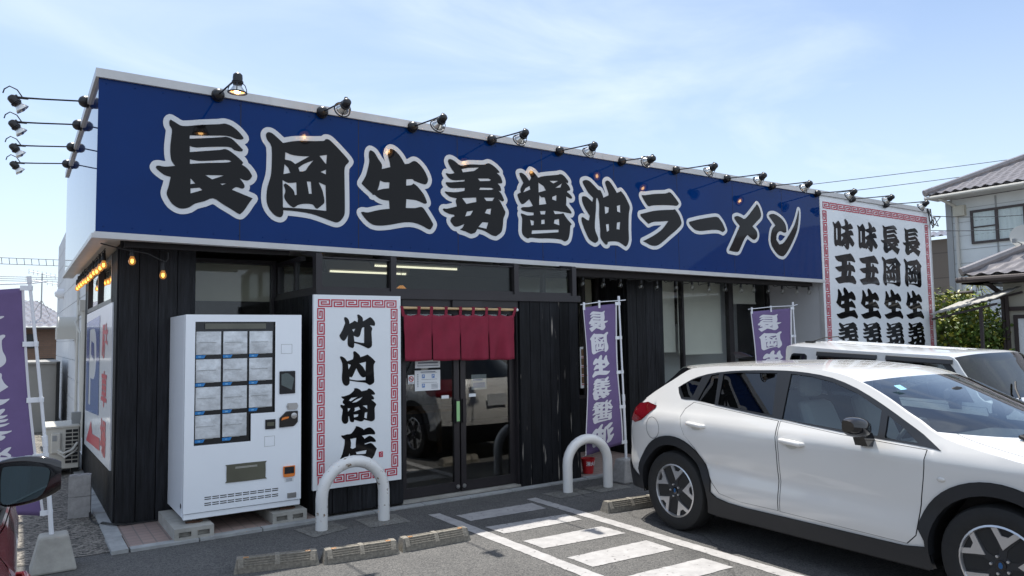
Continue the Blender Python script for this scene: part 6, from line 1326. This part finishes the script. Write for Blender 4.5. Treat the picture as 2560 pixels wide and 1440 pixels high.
random.seed(9); m = MB(); st = MB()
for k in range(9):
    bx_, by_ = 18.5+random.uniform(-.4,.4), 8.0+random.uniform(-1.0,1.0); tp = Vector((bx_+random.uniform(-.3,.3), by_+random.uniform(-.3,.3), random.uniform(2.55,3.0)))
    st.tube([(bx_,by_,0),(bx_,by_,1.6),tp], [.016,.012,.005], 5)
    for i in range(12):
        a = random.uniform(0,2*PI); h = tp.z - random.uniform(0,.5); d = Vector((math.cos(a),math.sin(a),0)); p = Vector((bx_,by_,0)).lerp(tp, .9); p.z = h; s = random.uniform(.2,.42); n_ = Vector((-d.y,d.x,0))*.022
        m.add([p, p+d*s*.5+Vector((0,0,.05))+n_, p+d*s+Vector((0,0,-.12)), p+d*s*.5+Vector((0,0,.05))-n_], [(0,1,2,3)])
part('stems', st, MAT['bark'], t); part('leaves', m, MAT['leaf_y'], t)
# left background
t = thing('house', 'distant brown brick house with grey roof behind the left banner', 'house', (-1.5, 40, 0))
m = MB(); m.box(-8,38,0,1.9,46,2.45); part('wall', m, MAT['brickhouse'], t)
m = MB(); tileroof(m, (-8.4,37.5,2.42),(2.4,37.5,2.42),(.8,42,3.75),(-7.0,42,3.75), 30, 12, .05); tileroof(m, (2.4,37.5,2.42),(2.4,46.5,2.42),(.8,42,3.75),(.8,42.1,3.75), 20, 12, .05); part('roof', m, MAT['rooftile'], t, smooth=True)
m = MB(); m.box(.35,37.95,1.55,.75,37.999,2.15); m.box(.9,37.95,.9,1.45,37.999,1.1); part('window', m, MAT['frameblk'], t)
m = MB(); m.box(-8.3,37.45,2.36,2.35,37.55,2.42); part('gutter', m, MAT['gutter'], t)
t = thing('tv_antenna', 'thin rooftop television antenna above the distant brown house', 'antenna', (.95, 39, 3))
m = MB(); m.tube([(.95,39,2.9),(.95,39,4.9)], .025, 6)
for z, w_ in ((4.85,.5),(4.5,.6)):
    m.tube([(.95-w_,39,z+.12),(.95+w_,39,z-.08)], .018, 5)
    for i in range(7): xx = .95-w_+i*w_/3; m.tube([(xx,38.85,z+.12-.2*i/6-.12),(xx,39.15,z+.12-.2*i/6+.12)], .012, 4)
for a in (-.35,.35): m.tube([(.95,39,3.7),(.95+a,39,2.95)], .012, 4)
part('mast', m, MAT['grey'], t)
t = thing('garden_shed', 'plain grey metal shed between left banner and white siding', 'shed', (.3, 18, 0))
m = MB(); m.box(-1.6,17.2,0,.745,19.5,1.33); m.box(-1.65,17.15,1.33,.765,19.55,1.37); part('wall', m, MAT['shed'], t)
m = MB(); m.box(.70,17.12,0,.76,17.19,1.36); part('corner_post', m, MAT['rubber'], t)
# overhead lines
def cable(name, label, a, b, sag, r, n=1, dz=.25, rungs=False):
    t = thing(name, label, 'cable', a)
    m = MB(); a, b = Vector(a), Vector(b)
    for j in range(n):
        m.tube([a.lerp(b, k/16) + Vector((0,0,-sag*4*(k/16)*(1-k/16) - j*dz)) for k in range(17)], r, 5)
    if rungs:
        L_ = (b-a).length; q = int(L_/.42)
        for k in range(q):
            p = a.lerp(b, k/q) + Vector((0,0,-sag*4*(k/q)*(1-k/q))); m.tube([p, p+Vector((.05,0,-dz))], r*.8, 4)
    part('wires', m, MAT['wire'], t); return t
cable('overhead_cable', 'ladder like pair of overhead cables at upper left beside the siding', (-25,60,7.60), (8,60,7.60), .02, .022, 2, .42, True)
cable('overhead_cable', 'three thin overhead lines crossing low behind the left banner', (-25,60,6.35), (8,60,6.35), .05, .018, 3, .14)
cable('overhead_cable', 'pair of overhead lines above the pale blue house roof', (13.0,16.6,5.35), (30.5,8.0,7.85), .12, .010, 2, .35)
cable('overhead_cable', 'service wire running along the pale blue house wall', (15.2,7.5,4.06), (23.9,7.0,5.05), .16, .008, 2, .30)
t = thing('service_wire', 'tangled black wires at the far end of the sign trim', 'cable', (15.1,7.4,4.1))
m = MB(); random.seed(4)
for k in range(4): m.tube([(14.95+random.uniform(0,.2),7.27,4.15),(14.9+k*.05,7.2,3.9-random.uniform(0,.2)),(15.1,7.25,3.7+random.uniform(0,.3)),(15.25+.1*k,7.3,3.75+random.uniform(0,.3)),(15.5,7.4,4.05)], .009, 5)
part('wires', m, MAT['wire'], t, smooth=True)
